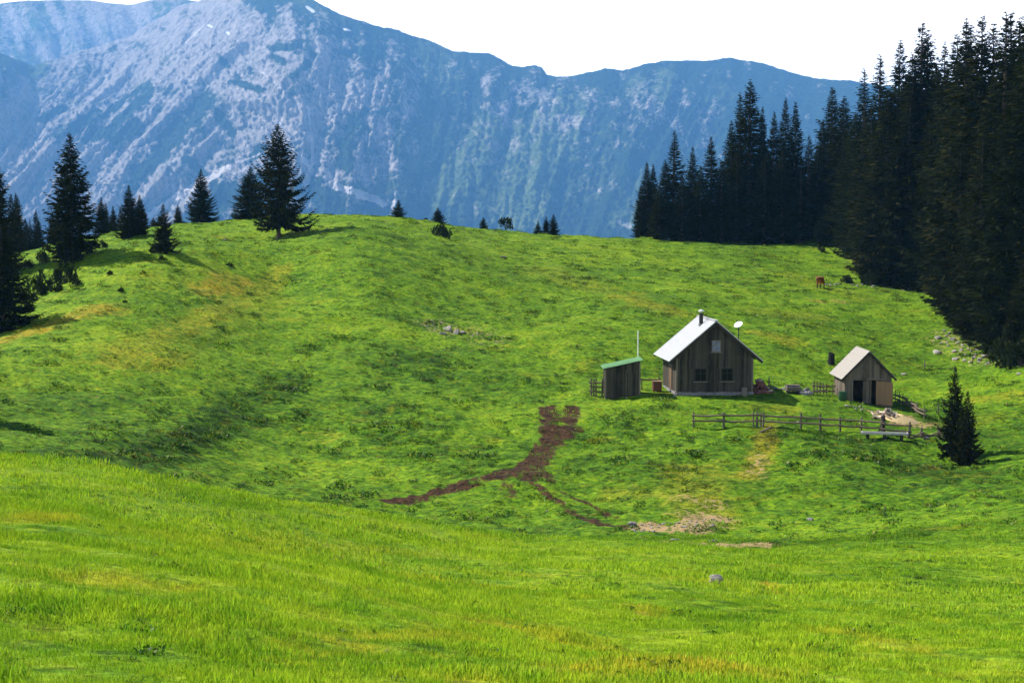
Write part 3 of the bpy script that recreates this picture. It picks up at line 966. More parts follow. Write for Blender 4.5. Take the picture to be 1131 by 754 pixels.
# front rank along the edge and fill behind it
front = [(930, 170, 1), (948, 175, 0.5), (962, 160, 0.5), (980, 190, 0.3), (993, 150, 1), (1008, 190, .5), (1022, 130, 1), (1036, 170, .6), (1047, 190, .5), (1056, 165, .5), (1066, 205, 0), (1080, 150, 1), (1092, 210, .5), (1106, 285, -1), (1110, 170, 2), (1122, 240, 1), (1130, 150, 4), (1138, 260, 1), (1150, 120, 3), (1042, 250, -.5), (1000, 240, -.3), (968, 235, -.3), (1118, 330, -4)]
for i, (u, vt, off) in enumerate(front):
    d = float(np.interp(u, eu, ed)) + off
    p = atd(u, d); h = vt_to_z(u, vt, d) - p.z
    lab = 'tall dark spruce crowded in the forest on the right slope'
    if (u, vt) == (1106, 285): lab = 'low lighter-tipped spruce at the forest foot above the boulders'
    kd = ('mid%d' % (i % 4)) if h < 15 else 'tall%d' % ((i * 5 + 1) % 6)
    tree(kd, p, h, rl.uniform(1.0, 1.35), name='spruce_tree', label=lab, group=G_FOR)
for k in range(84):
    u = rl.uniform(905, 1215); d = float(np.interp(u, eu, ed)) + rl.uniform(3, 40)
    p = atd(u, d)
    sky = float(np.interp(u, [900, 940, 1000, 1060, 1131, 1215], [165, 120, 85, 60, 50, 40]))
    h = vt_to_z(u, sky + rl.uniform(2, 42), d) - p.z
    tree('tall%d' % rl.randrange(6), p, max(14, h), rl.uniform(1.15, 1.5), name='spruce_tree', label='tall dark spruce crowded in the forest on the right slope', group=G_FOR)


# ------------------------------------------------------------------ bushes
def bush_meshes(rx, h, n, seed, leaf=0.16, stems=6):
    rg = np.random.default_rng(seed)
    V = []; F = []
    cl = []
    for q in range(13):
        a_, r_ = rg.random() * 6.28, .82 * math.sqrt(rg.random())
        cl.append((r_ * math.cos(a_) * rx, r_ * math.sin(a_) * rx, h * rg.uniform(.12, .95) * (1 - .62 * r_ ** 1.5), rg.uniform(.16, .36)))
    for k in range(n):
        c = cl[rg.integers(len(cl))]
        dv = rg.normal(0, 1, 3); dv /= np.linalg.norm(dv)
        rad = c[3] * (rg.random() ** .4)
        p = np.array([c[0] + dv[0] * rad * rx, c[1] + dv[1] * rad * rx, max(.02, c[2] + dv[2] * rad * h)])
        t = dv + rg.normal(0, .6, 3) + np.array([0, 0, .5]); t /= np.linalg.norm(t)
        w = np.cross(t, rg.normal(0, 1, 3)); w /= np.linalg.norm(w)
        L = leaf * rg.uniform(.6, 1.4)
        b = len(V)
        V += [p, p + t * L * .5 + w * L * .3, p + t * L, p + t * L * .5 - w * L * .3]
        F.append((b, b + 1, b + 2, b + 3))
    cr = mesh_np('crown', V, F, [M['bush']])
    mb = MB()
    for c in cl[:stems]:
        mb.tube([(c[0] * .15, c[1] * .15, -.15), (c[0] * .5, c[1] * .5, c[2] * .5), (c[0], c[1], c[2] + .1 * h)], [.05 * h, .035 * h, .012 * h], 5)
    o = mb.build('trunk', M['bark']); st = o.data; bpy.data.objects.remove(o)
    return cr, st


BUSH = [bush_meshes(1.0, 1.0, 1100, 5 + k) for k in range(3)]


def bush(u, v, w, h, label, group, k=0, dmin=78, name='pine_bush', p=None):
    p = hit(u, v, dmin) if p is None else p
    o = empty(name, p - Vector((0, 0, .06)), random.uniform(0, 6), label, 'bush', group)
    o.scale = (w / 2, w / 2, h)
    cr, st = BUSH[k % 3]
    link('stem', st, o); link('crown', cr, o)
    return o


G_B = 'low pine bushes on the left hillside'
bush(70, 312, 2.3, 2.2, 'roundest dark pine bush in front of the biggest left hillside spruce', G_B, 0)
bush(84, 316, 1.3, 1.3, 'small dark bush touching the right side of the roundest pine bush', G_B, 1)
bush(46, 324, 2.6, 2.2, 'wide pine bush between the edge spruce and the roundest bush', G_B, 2)
bush(63, 322, 1.2, .9, 'low bush in the gap between the wide and the roundest pine bush', G_B, 1)
bush(30, 334, 1.8, 1.5, 'pine bush tucked against the low edge spruce at left', G_B, 0)
bush(26, 345, 1.6, 1.2, 'low bush at the right foot of the edge spruce, nearest to its shadow', G_B, 1)
bush(48, 291, 1.5, 1.7, 'upright bush at the left foot of the biggest left hillside spruce', G_B, 2)
bush(29, 296, 1.6, 1.0, 'flat bush at the edge of the far grass patch, beside the left edge trees', G_B, 0)
bush(112, 273, 1.5, .8, 'low bush in the shadow right of the biggest left hillside spruce', G_B, 2)
bush(170, 279, 1.0, .7, 'tiny bush at the foot of the small bushy lone spruce', G_B, 1)
G_T = 'dark tufts dotted on the left hillside'
for i, (u, v, w, h, lab) in enumerate([(122, 303, .75, .45, 'dark round tuft on the hillside right of the pine bushes'), (158, 302, .7, .35, 'dark tuft right of the round one, below the small bushy spruce'),
                                  (134, 322, .65, .45, 'dark tuft on the hillside below the round tuft'), (138, 334, .5, .3, 'smallest dark tuft, lowest on the left hillside'), (179, 287, .8, .5, 'dark tuft just below the small bushy spruce'), (254, 294, .8, .45, 'dark tuft on the slope left of the big hilltop spruce shadow')]):
    bush(u, v, w, h, lab, G_T, i, name='dark_tuft')
bush(488, 262, 2.6, 1.9, 'dark low bush on the crest at the foot of the thin spruce', 'low bushes on the crest', 2)
bush(905, 268, 3.2, 3.8, 'dark shrub at the forest edge above the brown cow', 'shrubs along the forest edge', 0)
bush(908, 278, 1.3, 1.2, 'small dark shrub just below the taller edge shrub above the brown cow', 'shrubs along the forest edge', 1)
bush(935, 312, 1.7, 1.1, 'dark mound-shaped shrub beside the stone row right of the brown cow', 'shrubs along the forest edge', 1)
bush(960, 314, 2.4, 1.8, 'shrub where the stone row meets the forest', 'shrubs along the forest edge', 2)
bush(1112, 402, 3.6, 3.2, 'broad dark shrub among the boulders at the forest foot', 'shrubs along the forest edge', 2)
bush(1132, 404, 3.6, 3.6, 'dark shrub at the right picture edge beside the broad boulder shrub', 'shrubs along the forest edge', 0)

# small broad-leaved tree on the crest
lp = atd(558, 214)
lt = empty('leafy_tree', lp, 0.4, 'small round leafy tree on the crest with sky-side gaps in its crown', 'tree')
mb = MB(); mb.tube([(0, 0, -.2), (.05, 0, .6), (-.05, .1, 1.4)], [.10, .08, .03], 6); mb.tube([(.05, 0, .6), (.5, 0, 1.3)], [.05, .02], 5); mb.tube([(.05, 0, .55), (-.5, .1, 1.2)], [.05, .02], 5)
mb.build('trunk', M['bark'], lt)
cr, _ = bush_meshes(1.1, 1.6, 420, 41, .3)
c_ = link('crown', cr, lt); c_.location = (0, 0, .55)

# ------------------------------------------------------------------ the hut
hp = hit(789, 436.5)
HUT = empty('hut', hp + Vector((0, 0, .02)), 0.075, 'dark weathered timber hut with pale metal roof, steep gable and stovepipe', 'hut')
BARE.append((hp.x, hp.y + 2.8, 4.0))
HW, HL, HA, HS = 3.12, 6.3, 6.12, 0.845
rb = random.Random(3)


def roof_z(x, a=HA, s=HS):
    return a - s * abs(x)


# body, and boards of slightly different depth on each side
mb = MB()
e = .10
mb.prism([(-HW, 0.28), (HW, 0.28), (HW, roof_z(HW) - e), (0, HA - e), (-HW, roof_z(HW) - e)], 0.06, HL)
x = -HW
while x < HW - .02:
    wd = min(rb.uniform(.15, .22), HW - x)
    xm = x + wd / 2
    pr = rb.uniform(.015, .04)
    mb.box((xm, 0.06 - pr / 2, (0.22 + 2.98) / 2), (wd - .012, pr, 2.76 + rb.uniform(-.04, .02)))
    zt = min(roof_z(x), roof_z(x + wd)) - e - .02
    if zt > 3.06:
        pr = rb.uniform(.045, .07)
        mb.box((xm, 0.06 - pr / 2, (2.93 + zt) / 2), (wd - .012, pr, zt - 2.93))
    x += wd
y = 0.12
while y < HL - .02:
    wd = min(rb.uniform(.16, .23), HL - y)
    for sx in (-1, 1):
        pr = rb.uniform(.015, .04)
        mb.box((sx * (HW + pr / 2), y + wd / 2, (0.22 + roof_z(HW) - e - .03) / 2), (pr, wd - .012, roof_z(HW) - e - .03 - .22))
    y += wd
mb.build('wall', M['hutwood'], HUT)
for sx in (-1, 1):
    mb = MB(); mb.box((sx * (HW + .03), .03, 1.65), (.16, .18, 2.85))
    mb.build('corner_board', M['shedwood'], HUT)
mb = MB()
rs = random.Random(11)
xx = -HW - .05
while xx < HW + .05:
    wd = rs.uniform(.3, .6)
    mb.box((xx + wd / 2, .10 + rs.uniform(-.03, .02), -.1 + rs.uniform(-.02, .03)), (wd - .03, .30, .68), jit=.03)
    xx += wd
for sx in (-1, 1):
    yy = .3
    while yy < HL:
        wd = rs.uniform(.35, .6)
        mb.box((sx * (HW - .06), yy + wd / 2, -.15), (.34, wd - .03, .75), jit=.03)
        yy += wd
mb.build('foundation', M['duskstone'], HUT)
# roof: two leaves of sheet metal with standing seams, bargeboards below
mb = MB()
OV = 3.92
th = math.atan(HS)
for sx in (-1, 1):
    L = OV / math.cos(th)
    rot = Matrix.Rotation(sx * th, 3, 'Y')
    cx = sx * OV / 2
    mb.box((cx, HL / 2 - .04, roof_z(OV / 2) + .03), (L, HL + 1.0, .05), rot)
    yv = -.5
    while yv < HL + .45:
        mb.box((cx, yv + .04, roof_z(OV / 2) + .075), (L, .035, .035), rot)
        yv += .55
mb.box((0, HL / 2 - .04, HA + .075), (.30, HL + 1.02, .045))
roof = mb.build('roof', M['hutroof'], HUT)
for sx in (-1, 1):
    L = (OV - .04) / math.cos(th)
    rot = Matrix.Rotation(sx * th, 3, 'Y')
    for yv in (-.50, HL + .40):
        mb = MB(); mb.box((sx * (OV - .04) / 2, yv, roof_z(OV / 2) - .12), (L, .05, .2), rot)
        mb.build('bargeboard', M['darkwood'], HUT)
    for yv in np.arange(.0, HL, .95):
        mb = MB(); mb.box((sx * (OV - .5), float(yv) + .3, roof_z(OV - .5) - .09), (.9, .10, .14), rot)
        mb.build('rafter', M['darkwood'], HUT)
# stovepipe through the left leaf
mb = MB()
px_, py_ = -.62, 2.6
zb = roof_z(px_)
mb.tube([(px_, py_, zb - .1), (px_, py_, zb + 1.05)], .17, 12)
mb.tube([(px_, py_, zb + .02), (px_, py_, zb + .16)], [.30, .19], 12)
chim = mb.build('chimney', M['metal'], roof, smooth=False)
mb = MB()
mb.tube([(px_, py_, zb + 1.18), (px_, py_, zb + 1.24), (px_, py_, zb + 1.36)], [.26, .25, .03], 12)
for k in range(3):
    a = 2.1 * k
    mb.bar((px_ + .14 * math.cos(a), py_ + .14 * math.sin(a), zb + 1.0), (px_ + .16 * math.cos(a), py_ + .16 * math.sin(a), zb + 1.2), .02, .02)
mb.build('chimney', M['palemetal'], roof)


def window(root, cx, cz, w, h, yf, pane, frame_m, name='window', cross=True):
    mb = MB(); mb.box((cx, yf - .02, cz), (w, .04, h))
    p = mb.build(name, pane, root)
    mb = MB()
    fw = .07
    mb.box((cx - w / 2 - fw / 2, yf - .05, cz), (fw, .09, h + 2 * fw)); mb.box((cx + w / 2 + fw / 2, yf - .05, cz), (fw, .09, h + 2 * fw))
    mb.box((cx, yf - .05, cz + h / 2 + fw / 2), (w, .088, fw)); mb.box((cx, yf - .05, cz - h / 2 - fw / 2), (w, .088, fw))
    if cross:
        mb.box((cx, yf - .048, cz), (.045, .06, h)); mb.box((cx, yf - .047, cz + .12 * h), (w, .05, .04))
    mb.build('frame', frame_m, p)
    mb = MB(); mb.box((cx, yf - .12, cz - h / 2 - fw - .03), (w + .34, .20, .06))
    mb.build('sill', M['trim'], p)
    return p


window(HUT, -1.18, 1.68, .86, .95, .02, M['pane'], M['darkwood'])
window(HUT, 1.05, 1.68, .86, .95, .02, M['pane'], M['darkwood'])
window(HUT, .10, 4.05, .62, .82, -.01, M['panebright'], M['trim'])
for cx in (-1.18, 1.05):
    for sx in (-1, 1):
        mb = MB()
        for k in range(2):
            mb.box((cx + sx * (.69 + (k - .5) * .19), -.01, 1.68), (.18, .05, 1.08))
        mb.box((cx + sx * .69, -.043, 2.0), (.36, .02, .08)); mb.box((cx + sx * .69, -.043, 1.36), (.36, .02, .08))
        mb.build('shutter', M['hutwood'], HUT)
mb = MB(); mb.box((-.72, -.045, 4.02), (.36, .04, .5)); mb.box((-.72, -.068, 4.16), (.36, .012, .06))
mb.build('shutter', M['hutwood'], HUT)
# door in the sunny left wall
mb = MB()
for k in range(5):
    mb.box((-HW - .055, 2.2 + k * .18, 1.25), (.05, .17, 1.95))
dr = mb.build('door', M['doorwood'], HUT)
mb = MB()
mb.box((-HW - .06, 2.04, 1.3), (.10, .12, 2.1)); mb.box((-HW - .06, 3.08, 1.3), (.10, .12, 2.1)); mb.box((-HW - .06, 2.56, 2.3), (.098, .92, .12))
mb.build('frame', M['trim'], dr)

# dish on its mast
dx, dz0 = 1.92, 3.3
ztop = (vt_to_z(815, 359, hp.y) - hp.z)
DISH = empty('satellite_dish', hp + Vector((dx, -.17, 0)), 0.04, 'round white satellite dish on a thin dark mast at the hut gable', 'satellite dish')
mb = MB(); mb.tube([(0, 0, dz0), (0, 0, ztop)], .045, 8); mb.bar((0, 0, dz0 + .15), (0, .2, dz0 + .15), .06, .06); mb.bar((0, 0, dz0 + .75), (0, .2, dz0 + .75), .06, .06)
mb.build('mast', M['metal'], DISH)
mb = MB()
nrm = Vector((-.45, -.42, .79)).normalized()
ax = nrm.cross(Vector((0, 0, 1))).normalized(); ay = nrm.cross(ax)
rings = 6; seg = 22
vs_ = []; fs_ = []
for side in (0, 1):
    for i in range(rings + 1):
        r = .38 * i / rings
        for k in range(seg):
            a = 2 * PI * k / seg
            vs_.append(Vector((0, 0, ztop)) + ax * r * math.cos(a) + ay * r * math.sin(a) + nrm * (.75 * r * r - .03 * side))
off = (rings + 1) * seg
for side in (0, 1):
    for i in range(rings):
        for k in range(seg):
            k2 = (k + 1) % seg
            fs_.append((side * off + i * seg + k, side * off + i * seg + k2, side * off + (i + 1) * seg + k2, side * off + (i + 1) * seg + k))
for k in range(seg):
    fs_.append((rings * seg + k, rings * seg + (k + 1) % seg, off + rings * seg + (k + 1) % seg, off + rings * seg + k))
mb.add(vs_, fs_)
mb.build('dish', M['white'], DISH, smooth=True)
mb = MB()
c0 = Vector((0, 0, ztop))
mb.bar(c0 - ay * .42 + nrm * .12, c0 + nrm * .48, .025, .025); mb.tube([c0 + nrm * .40, c0 + nrm * .55], .045, 8)
mb.build('receiver_arm', M['metal'], DISH)

# ------------------------------------------------------------------ outhouse
op = hit(687.5, 438.5)
OUT = empty('outhouse', op, 0.0, 'small dark plank outhouse with slanting pale green roof left of the hut', 'outhouse')
BARE.append((op.x, op.y + 1.1, 1.7))
OW, OD, OHL, OHR = 1.42, 2.3, 2.36, 2.98
mb = MB()
mb.prism([(-OW, -.25), (OW, -.25), (OW, OHR - .08), (-OW, OHL - .08)], 0.05, OD)
xx = -OW
while xx < OW - .02:
    wd = min(rb.uniform(.17, .26), OW - xx)
    zt = OHL + (OHR - OHL) * (xx + OW) / (2 * OW) - .10
    pr = rb.uniform(.02, .05)
    mb.box((xx + wd / 2, .05 - pr / 2, (zt - .05) / 2 + rb.uniform(-.03, .02)), (wd - .014, pr, zt + .05))
    xx += wd
yy = .1
while yy < OD - .02:
    wd = min(.21, OD - yy); pr = rb.uniform(.02, .04)
    mb.box((-OW - pr / 2, yy + wd / 2, OHL / 2 - .06), (pr, wd - .014, OHL - .1)); mb.box((OW + pr / 2, yy + wd / 2, OHR / 2 - .06), (pr, wd - .014, OHR - .1))
    yy += wd
mb.build('wall', M['hutwood'], OUT)
mb = MB()
ang = math.atan2(OHR - OHL, 2 * OW)
rot = Matrix.Rotation(-ang, 3, 'Y')
mb.box((0, OD / 2, (OHL + OHR) / 2 + .03), (2 * (OW + .22) / math.cos(ang), OD + .55, .05), rot)
for k in range(13):
    mb.box((0, -.2 + k * .225, (OHL + OHR) / 2 + .07), (2 * (OW + .22) / math.cos(ang), .04, .03), rot)
mb.build('roof', M['greenroof'], OUT)
mb = MB()
for k in range(4):
    mb.box((.42 + .18 * k, -.035, 1.05), (.17, .04, 1.9))
dr = mb.build('door', M['hutwood'], OUT)
mb = MB(); mb.box((.30, -.05, 1.15), (.07, .08, 2.1)); mb.box((1.15, -.05, 1.15), (.06, .08, 2.1))
mb.build('frame', M['shedwood'], dr)
mb = MB(); mb.box((-OW + .02, -.03, 1.1), (.14, .14, 2.3)); mb.box((OW - .02, -.03, 1.4), (.14, .14, 2.8))
mb.build('corner_post', M['shedwood'], OUT)

pp = atd(704.6, op.y + OD + 1.0)
pole = MB(); zt = vt_to_z(704.6, 366, pp.y) - pp.z
pole.tube([(0, 0, -.3), (0, 0, zt)], [.055, .04], 8); pole.tube([(0, 0, zt), (0, 0, zt + .06)], [.06, .03], 8)
o = pole.build('flagpole', M['white'], None, loc=pp)
tag(o, 'thin bare white pole rising behind the outhouse roof', 'pole')

# ------------------------------------------------------------------ shed
spt = hit(958.5, 446)
SH = empty('shed', spt, -0.03, 'small grey timber shed with bleached steep roof and dark open doorway', 'shed')
BARE.append((spt.x, spt.y + 2.2, 2.7))
SW, SL, SA = 1.95, 4.6, 4.48
SS = 1.03
mb = MB()
T = .08
# walls round a real dark room
for sx in (-1, 1):
    mb.box((sx * (SW - T / 2), SL / 2, (SA - SS * SW) / 2 - .2), (T, SL - .02, SA - SS * SW + .36))
mb.prism([(-SW + T, -.3), (SW - T, -.3), (SW - T, SA - SS * (SW - T) - .08), (0, SA - .08), (-SW + T, SA - SS * (SW - T) - .08)], SL - T, SL - .02)
DX0, DX1, DZ = -1.28, .70, 2.02
xx = -SW
while xx < SW - .02:
    wd = min(rb.uniform(.17, .24), SW - xx)
    if xx < DX0 and xx + wd > DX0: wd = DX0 - xx
    if xx < DX1 and xx + wd > DX1: wd = DX1 - xx
    if wd < .02: wd = .06
    xm = xx + wd / 2
    zt = SA - SS * max(abs(xx), abs(xx + wd)) - .08
    pr = rb.uniform(0, .025)
    if not (DX0 - .01 < xm < DX1 + .01):
        z2 = min(2.2, zt)
        mb.box((xm, .03 - pr, (z2 - .3) / 2), (wd - .012, .05, z2 + .3))
    if zt > 2.16:
        mb.box((xm, -.03 - pr, (2.12 + zt) / 2), (wd - .012, .05, zt - 2.12))
    xx += wd
mb.box((0, .05, 2.10), (2 * SW - .06, .12, .16))
yy = .02
while yy < SL - .05:
    wd = min(.22, SL - yy)
    for sx in (-1, 1):
        pr = rb.uniform(.01, .03)
        mb.box((sx * (SW + pr / 2), yy + wd / 2, (SA - SS * SW) / 2 - .15), (pr, wd - .012, SA - SS * SW + .1))
    yy += wd
mb.build('wall', M['shedwood'], SH)
mb = MB(); mb.box((0, SL / 2, -.02), (2 * SW - .3, SL - .4, .1)); mb.build('floor', M['dark'], SH)
mb = MB()
th2 = math.atan(SS); OV2 = 2.32
for sx in (-1, 1):
    L = OV2 / math.cos(th2); rot = Matrix.Rotation(sx * th2, 3, 'Y')
    n = 9
    for k in range(n):      # courses of boards, each lapping the one below
        f = (k + .5) / n
        mb.box((sx * OV2 * f, SL / 2, SA - SS * OV2 * f + .05 + .006 * (k % 2)), (L / n + .05, SL + .75, .04), Matrix.Rotation(sx * (th2 - .035), 3, 'Y'))
mb.build('roof', M['shedroof'], SH)
for sx in (-1, 1):
    L = (OV2 - .05) / math.cos(th2); rot = Matrix.Rotation(sx * th2, 3, 'Y')
    mb = MB(); mb.box((sx * OV2 / 2, -.36, SA - SS * OV2 / 2 - .06), (L, .05, .16), rot)
    mb.build('bargeboard', M['darkwood'], SH)
mb = MB()
for k in range(4):
    mb.box((-.33 + .185 * k, .16, 1.0), (.175, .05, 1.98))
mb.box((-.06, .125, 1.5), (.7, .03, .1))
mb.build('door_panel', M['shedwood'], SH)
mb = MB()
dd = Vector((.74, -.67, 0))
hinge = Vector((.66, -.06, 0))
rotd = Matrix.Rotation(math.atan2(dd.y, dd.x), 3, 'Z')
for k in range(7):
    mb.box(hinge + dd * (.115 + .225 * k) + Vector((0, 0, .98 + rb.uniform(-.02, .02))), (.215, .045, 1.98), rotd)
nd = rotd @ Vector((0, 1, 0))
for zz in (.4, 1.6):
    mb.box(hinge + dd * .79 + nd * .04 + Vector((0, 0, zz)), (1.5, .035, .14), rotd)
dro = mb.build('door', M['doorwood'], SH); dro['label'] = 'orange sunlit plank door standing open'
mb = MB(); mb.box((.60, -.08, 2.13), (1.5, .12, .07), Matrix.Rotation(.03, 3, 'Y')); mb.box((-1.34, -.04, 1.0), (.10, .1, 2.05))
mb.build('door_frame', M['trim'], SH)

bp_ = hit(930.5, 443)
bp_ = Vector((bp_.x, bp_.y, bp_.z))
BAR = empty('water_barrel', bp_, 0.3, 'dark green barrel standing at the left front corner of the shed', 'barrel')
mb = MB(); mb.tube([(0, 0, -.05), (0, 0, .06), (0, 0, .4), (0, 0, .72), (0, 0, .76)], [.27, .30, .335, .31, .32], 18)
mb.tube([(0, 0, .24), (0, 0, .28)], .345, 18); mb.tube([(0, 0, .52), (0, 0, .56)], .345, 18)
mb.build('body', M['barrel'], BAR, smooth=False)
mb = MB(); mb.tube([(0, 0, .765), (0, 0, .80), (0, 0, .82)], [.335, .335, .26], 18); mb.build('lid', M['barrel'], BAR)


# ------------------------------------------------------------------ fences
def fence(name, label, ptsuv, h, rails, post_r=.07, extra=(), cat='fence', dmin=78, sag=.06, group=None):
    P = [hit(u, v, dmin) for u, v in ptsuv]
    root = empty(name, P[0], 0, label, cat, group)
    o0 = P[0]
    for i, p in enumerate(list(P) + [hit(u, v, dmin) for u, v in extra]):
        q = p - o0
        hh = h * rb.uniform(.9, 1.15)
        lx, ly = rb.uniform(-.05, .05), rb.uniform(-.05, .05)
        mb = MB(); r = post_r * rb.uniform(.8, 1.25)
        mb.tube([q + Vector((0, 0, -.35)), q + Vector((lx * .5, ly * .5, hh * .55)), q + Vector((lx, ly, hh)), q + Vector((lx, ly, hh + .03))], [r * 1.1, r, r * .9, r * .4], 7)
        mb.build('post', M['post'], root)
    for i in range(len(P) - 1):
        for z in rails:
            a = P[i] - o0 + Vector((rb.uniform(-.22, -.1), -post_r - .03, z + rb.uniform(-.05, .05)))
            b = P[i + 1] - o0 + Vector((rb.uniform(.1, .22), -post_r - .03, z + rb.uniform(-.05, .05)))
            m1 = (a + b) / 2 + Vector((0, rb.uniform(-.02, .02), -sag * rb.uniform(0.2, 1.3)))
            mb = MB(); mb.tube([a, a.lerp(m1, .5) - Vector((0, 0, .3 * sag)), m1, m1.lerp(b, .5), b], [.075, .066, .07, .06, .066], 6)
            mb.build('rail', M['rail'], root)
    return root


fence('pole_fence', 'long two-rail pole fence running below the hut towards the water trough',
      [(766, 471.5), (799, 472.5), (836, 472), (884.5, 474), (906, 475.5), (928, 477), (951, 478), (974, 480), (1004, 484)], 1.12, (.50, .93), extra=[(832, 471.5), (840, 471.5), (843, 472)])
fence('pole_fence', 'short dark fence of crowded posts left of the outhouse', [(653, 437.5), (658.5, 438), (665, 437.5)], 1.35, (.4, .8, 1.15), post_r=.06, extra=[(656, 438)])
fence('pole_fence', 'single dark rail between the outhouse and the hut', [(709, 431), (728, 431)], 1.05, (.95,), post_r=.05)
fence('picket_fence', 'row of upright pickets with a rail left of the shed', [(899, 435), (902.5, 435), (906, 435), (909.5, 435), (913, 435), (920, 435.5)], 1.0, (.3, .72), post_r=.055)
fence('picket_fence', 'dark thin picket row sloping down behind the open shed door', [(989, 444), (993, 446), (997, 448), (1001, 450), (1006, 453), (1012, 457), (1021, 463)], .95, (.35, .7), post_r=.04)
fence('broken_fence', 'low broken dark fence between the trough and the two young spruces', [(1004, 484.5), (1018, 484), (1036, 484), (1050, 486)], .75, (.2, .5), post_r=.07, sag=.25, extra=[(1039, 482), (1044, 485)])
for u, v, h, lab in ((849, 429, .95, 'dark lone post between the firewood heap and the pale stones'), (1036, 458, 0.9, 'thin lone stake left of the taller young spruce top'), (1021, 408, .9, 'thin lone stake in the meadow right of the shed roof'), (1074, 403, .8, 'thin stake in front of the boulder slope, below the forest foot')):
    p = hit(u, v); mb = MB(); mb.tube([(0, 0, -.3), (.02, 0, h * .6), (.03, .02, h)], [.06, .055, .045], 7)
    tag(mb.build('wooden_stake', M['post'], None, loc=p), lab, 'stake', 'lone stakes in the meadow')

# ------------------------------------------------------------------ yard things
p = hit(725.5, 431.5)
bx = empty('wooden_box', p, .05, 'reddish wooden box against the sunny left wall of the hut', 'box')
mb = MB()
for k in range(4):
    mb.box((0, -.33, .12 + k * .19), (.72, .04, .18)); mb.box((0, .33, .12 + k * .19), (.72, .04, .18))
    mb.box((-.34, 0, .12 + k * .19), (.04, .62, .18)); mb.box((.34, 0, .12 + k * .19), (.04, .62, .18))
mb.build('body', M['redwood'], bx)
mb = MB(); mb.box((0, 0, .815), (.82, .80, .05)); mb.build('lid', M['palewood'], bx)


def log_mesh(L, r, seed, split=True):
    rg = random.Random(seed)
    mb = MB()
    n = 5 if split else 9
    a0 = rg.random() * 6
    ring = [(r * rg.uniform(.75, 1.1) * math.cos(a0 + 2 * PI * k / n), r * rg.uniform(.7, 1.1) * math.sin(a0 + 2 * PI * k / n)) for k in range(n)]
    vs = [(-L / 2, y, z) for y, z in ring] + [(L / 2, y * .95, z * .95) for y, z in ring]
    mb.add(vs, [tuple(range(n))[::-1], tuple(range(n, 2 * n))] + [(k, (k + 1) % n, n + (k + 1) % n, n + k) for k in range(n)])
    return mb


LOGS = []
for k in range(5):
    o = log_mesh(.52, .085, k).build('split_log', M['log']); LOGS.append(o.data); bpy.data.objects.remove(o)
RLOGS = []
for k in range(5):
    o = log_mesh(.6, .085, 40 + k, k % 2 == 0).build('split_log', M['redlog']); RLOGS.append(o.data); bpy.data.objects.remove(o)


def heap(c, n, rx, ry, h, meshes, label, group, seed, name='split_log'):
    rg = random.Random(seed)
    for k in range(n):
        t = (k + .5) / n
        lvl = t ** 1.6
        a = rg.random() * 2 * PI; r = (1 - lvl) * math.sqrt(rg.random())
        x, y = c.x + rx * r * math.cos(a), c.y + ry * r * math.sin(a)
        z = float(gz(x, y)[0]) + .08 + h * lvl
        o = link(name, meshes[k % len(meshes)], None, (x, y, z))
        o.rotation_euler = (rg.uniform(0, 6), rg.uniform(-.35, .35), rg.uniform(0, 6.28))
        s = rg.uniform(.8, 1.25); o.scale = (s, s, s)
        tag(o, label, 'log', group)


heap(hit(839, 434), 60, 1.0, .75, .85, RLOGS, 'reddish split log in the heap at the right wall of the hut', 'reddish logs heaped beside the hut', 3)
heap(hit(838, 433), 30, 1.05, .8, 1.0, LOGS, 'pale split log lying on the reddish heap at the right wall of the hut', 'pale logs on the heap beside the hut', 13)
mound_c = hit(985, 462)
# chip mound
mb = MB()
ns, nr_ = 22, 7
vs_ = []; fs_ = []
for i in range(nr_ + 1):
    for k in range(ns):
        a = 2 * PI * k / ns; r = i / nr_
        x = 1.75 * r * math.cos(a) + .5; y = 1.3 * r * math.sin(a)
        zz = float(gz(mound_c.x + x, mound_c.y + y)[0]) - mound_c.z
        vs_.append((x, y, zz + .42 * (1 - r * r) ** 1.2 - .05 + (.06 * float(perlin(x * 3, y * 3, 3)) if i < nr_ else -.05)))
for i in range(nr_):
    for k in range(ns):
        fs_.append((i * ns + k, i * ns + (k + 1) % ns, (i + 1) * ns + (k + 1) % ns, (i + 1) * ns + k))
mb.add(vs_, fs_)
tag(mb.build('chip_mound', M['straw'], None, smooth=True, loc=mound_c), 'low mound of yellow wood chips below the open shed door', 'chip mound')
heap(hit(980, 462), 60, 1.35, .9, .62, LOGS, 'pale split log in the heap on the chip mound by the open door', 'pale logs on the chip mound', 8)
# dark stump with spout, at the trough
p = hit(975, 479)
st = empty('well_post', p, 0, 'stout dark wooden water post standing behind the trough', 'water post')
mb = MB(); mb.tube([(0, 0, -.3), (0, 0, .5), (0, 0, 1.35), (0, 0, 1.42)], [.21, .19, .17, .10], 9); mb.build('post', M['darkwood'], st)
mb = MB(); mb.tube([(0, -.1, 1.0), (0, -.42, .95), (.0, -.48, .88)], [.035, .035, .03], 7); mb.build('spout', M['metal'], st)
mb = MB(); mb.bar((-.35, .1, -.1), (-.12, .0, .75), .09, .09); mb.build('brace', M['darkwood'], st)
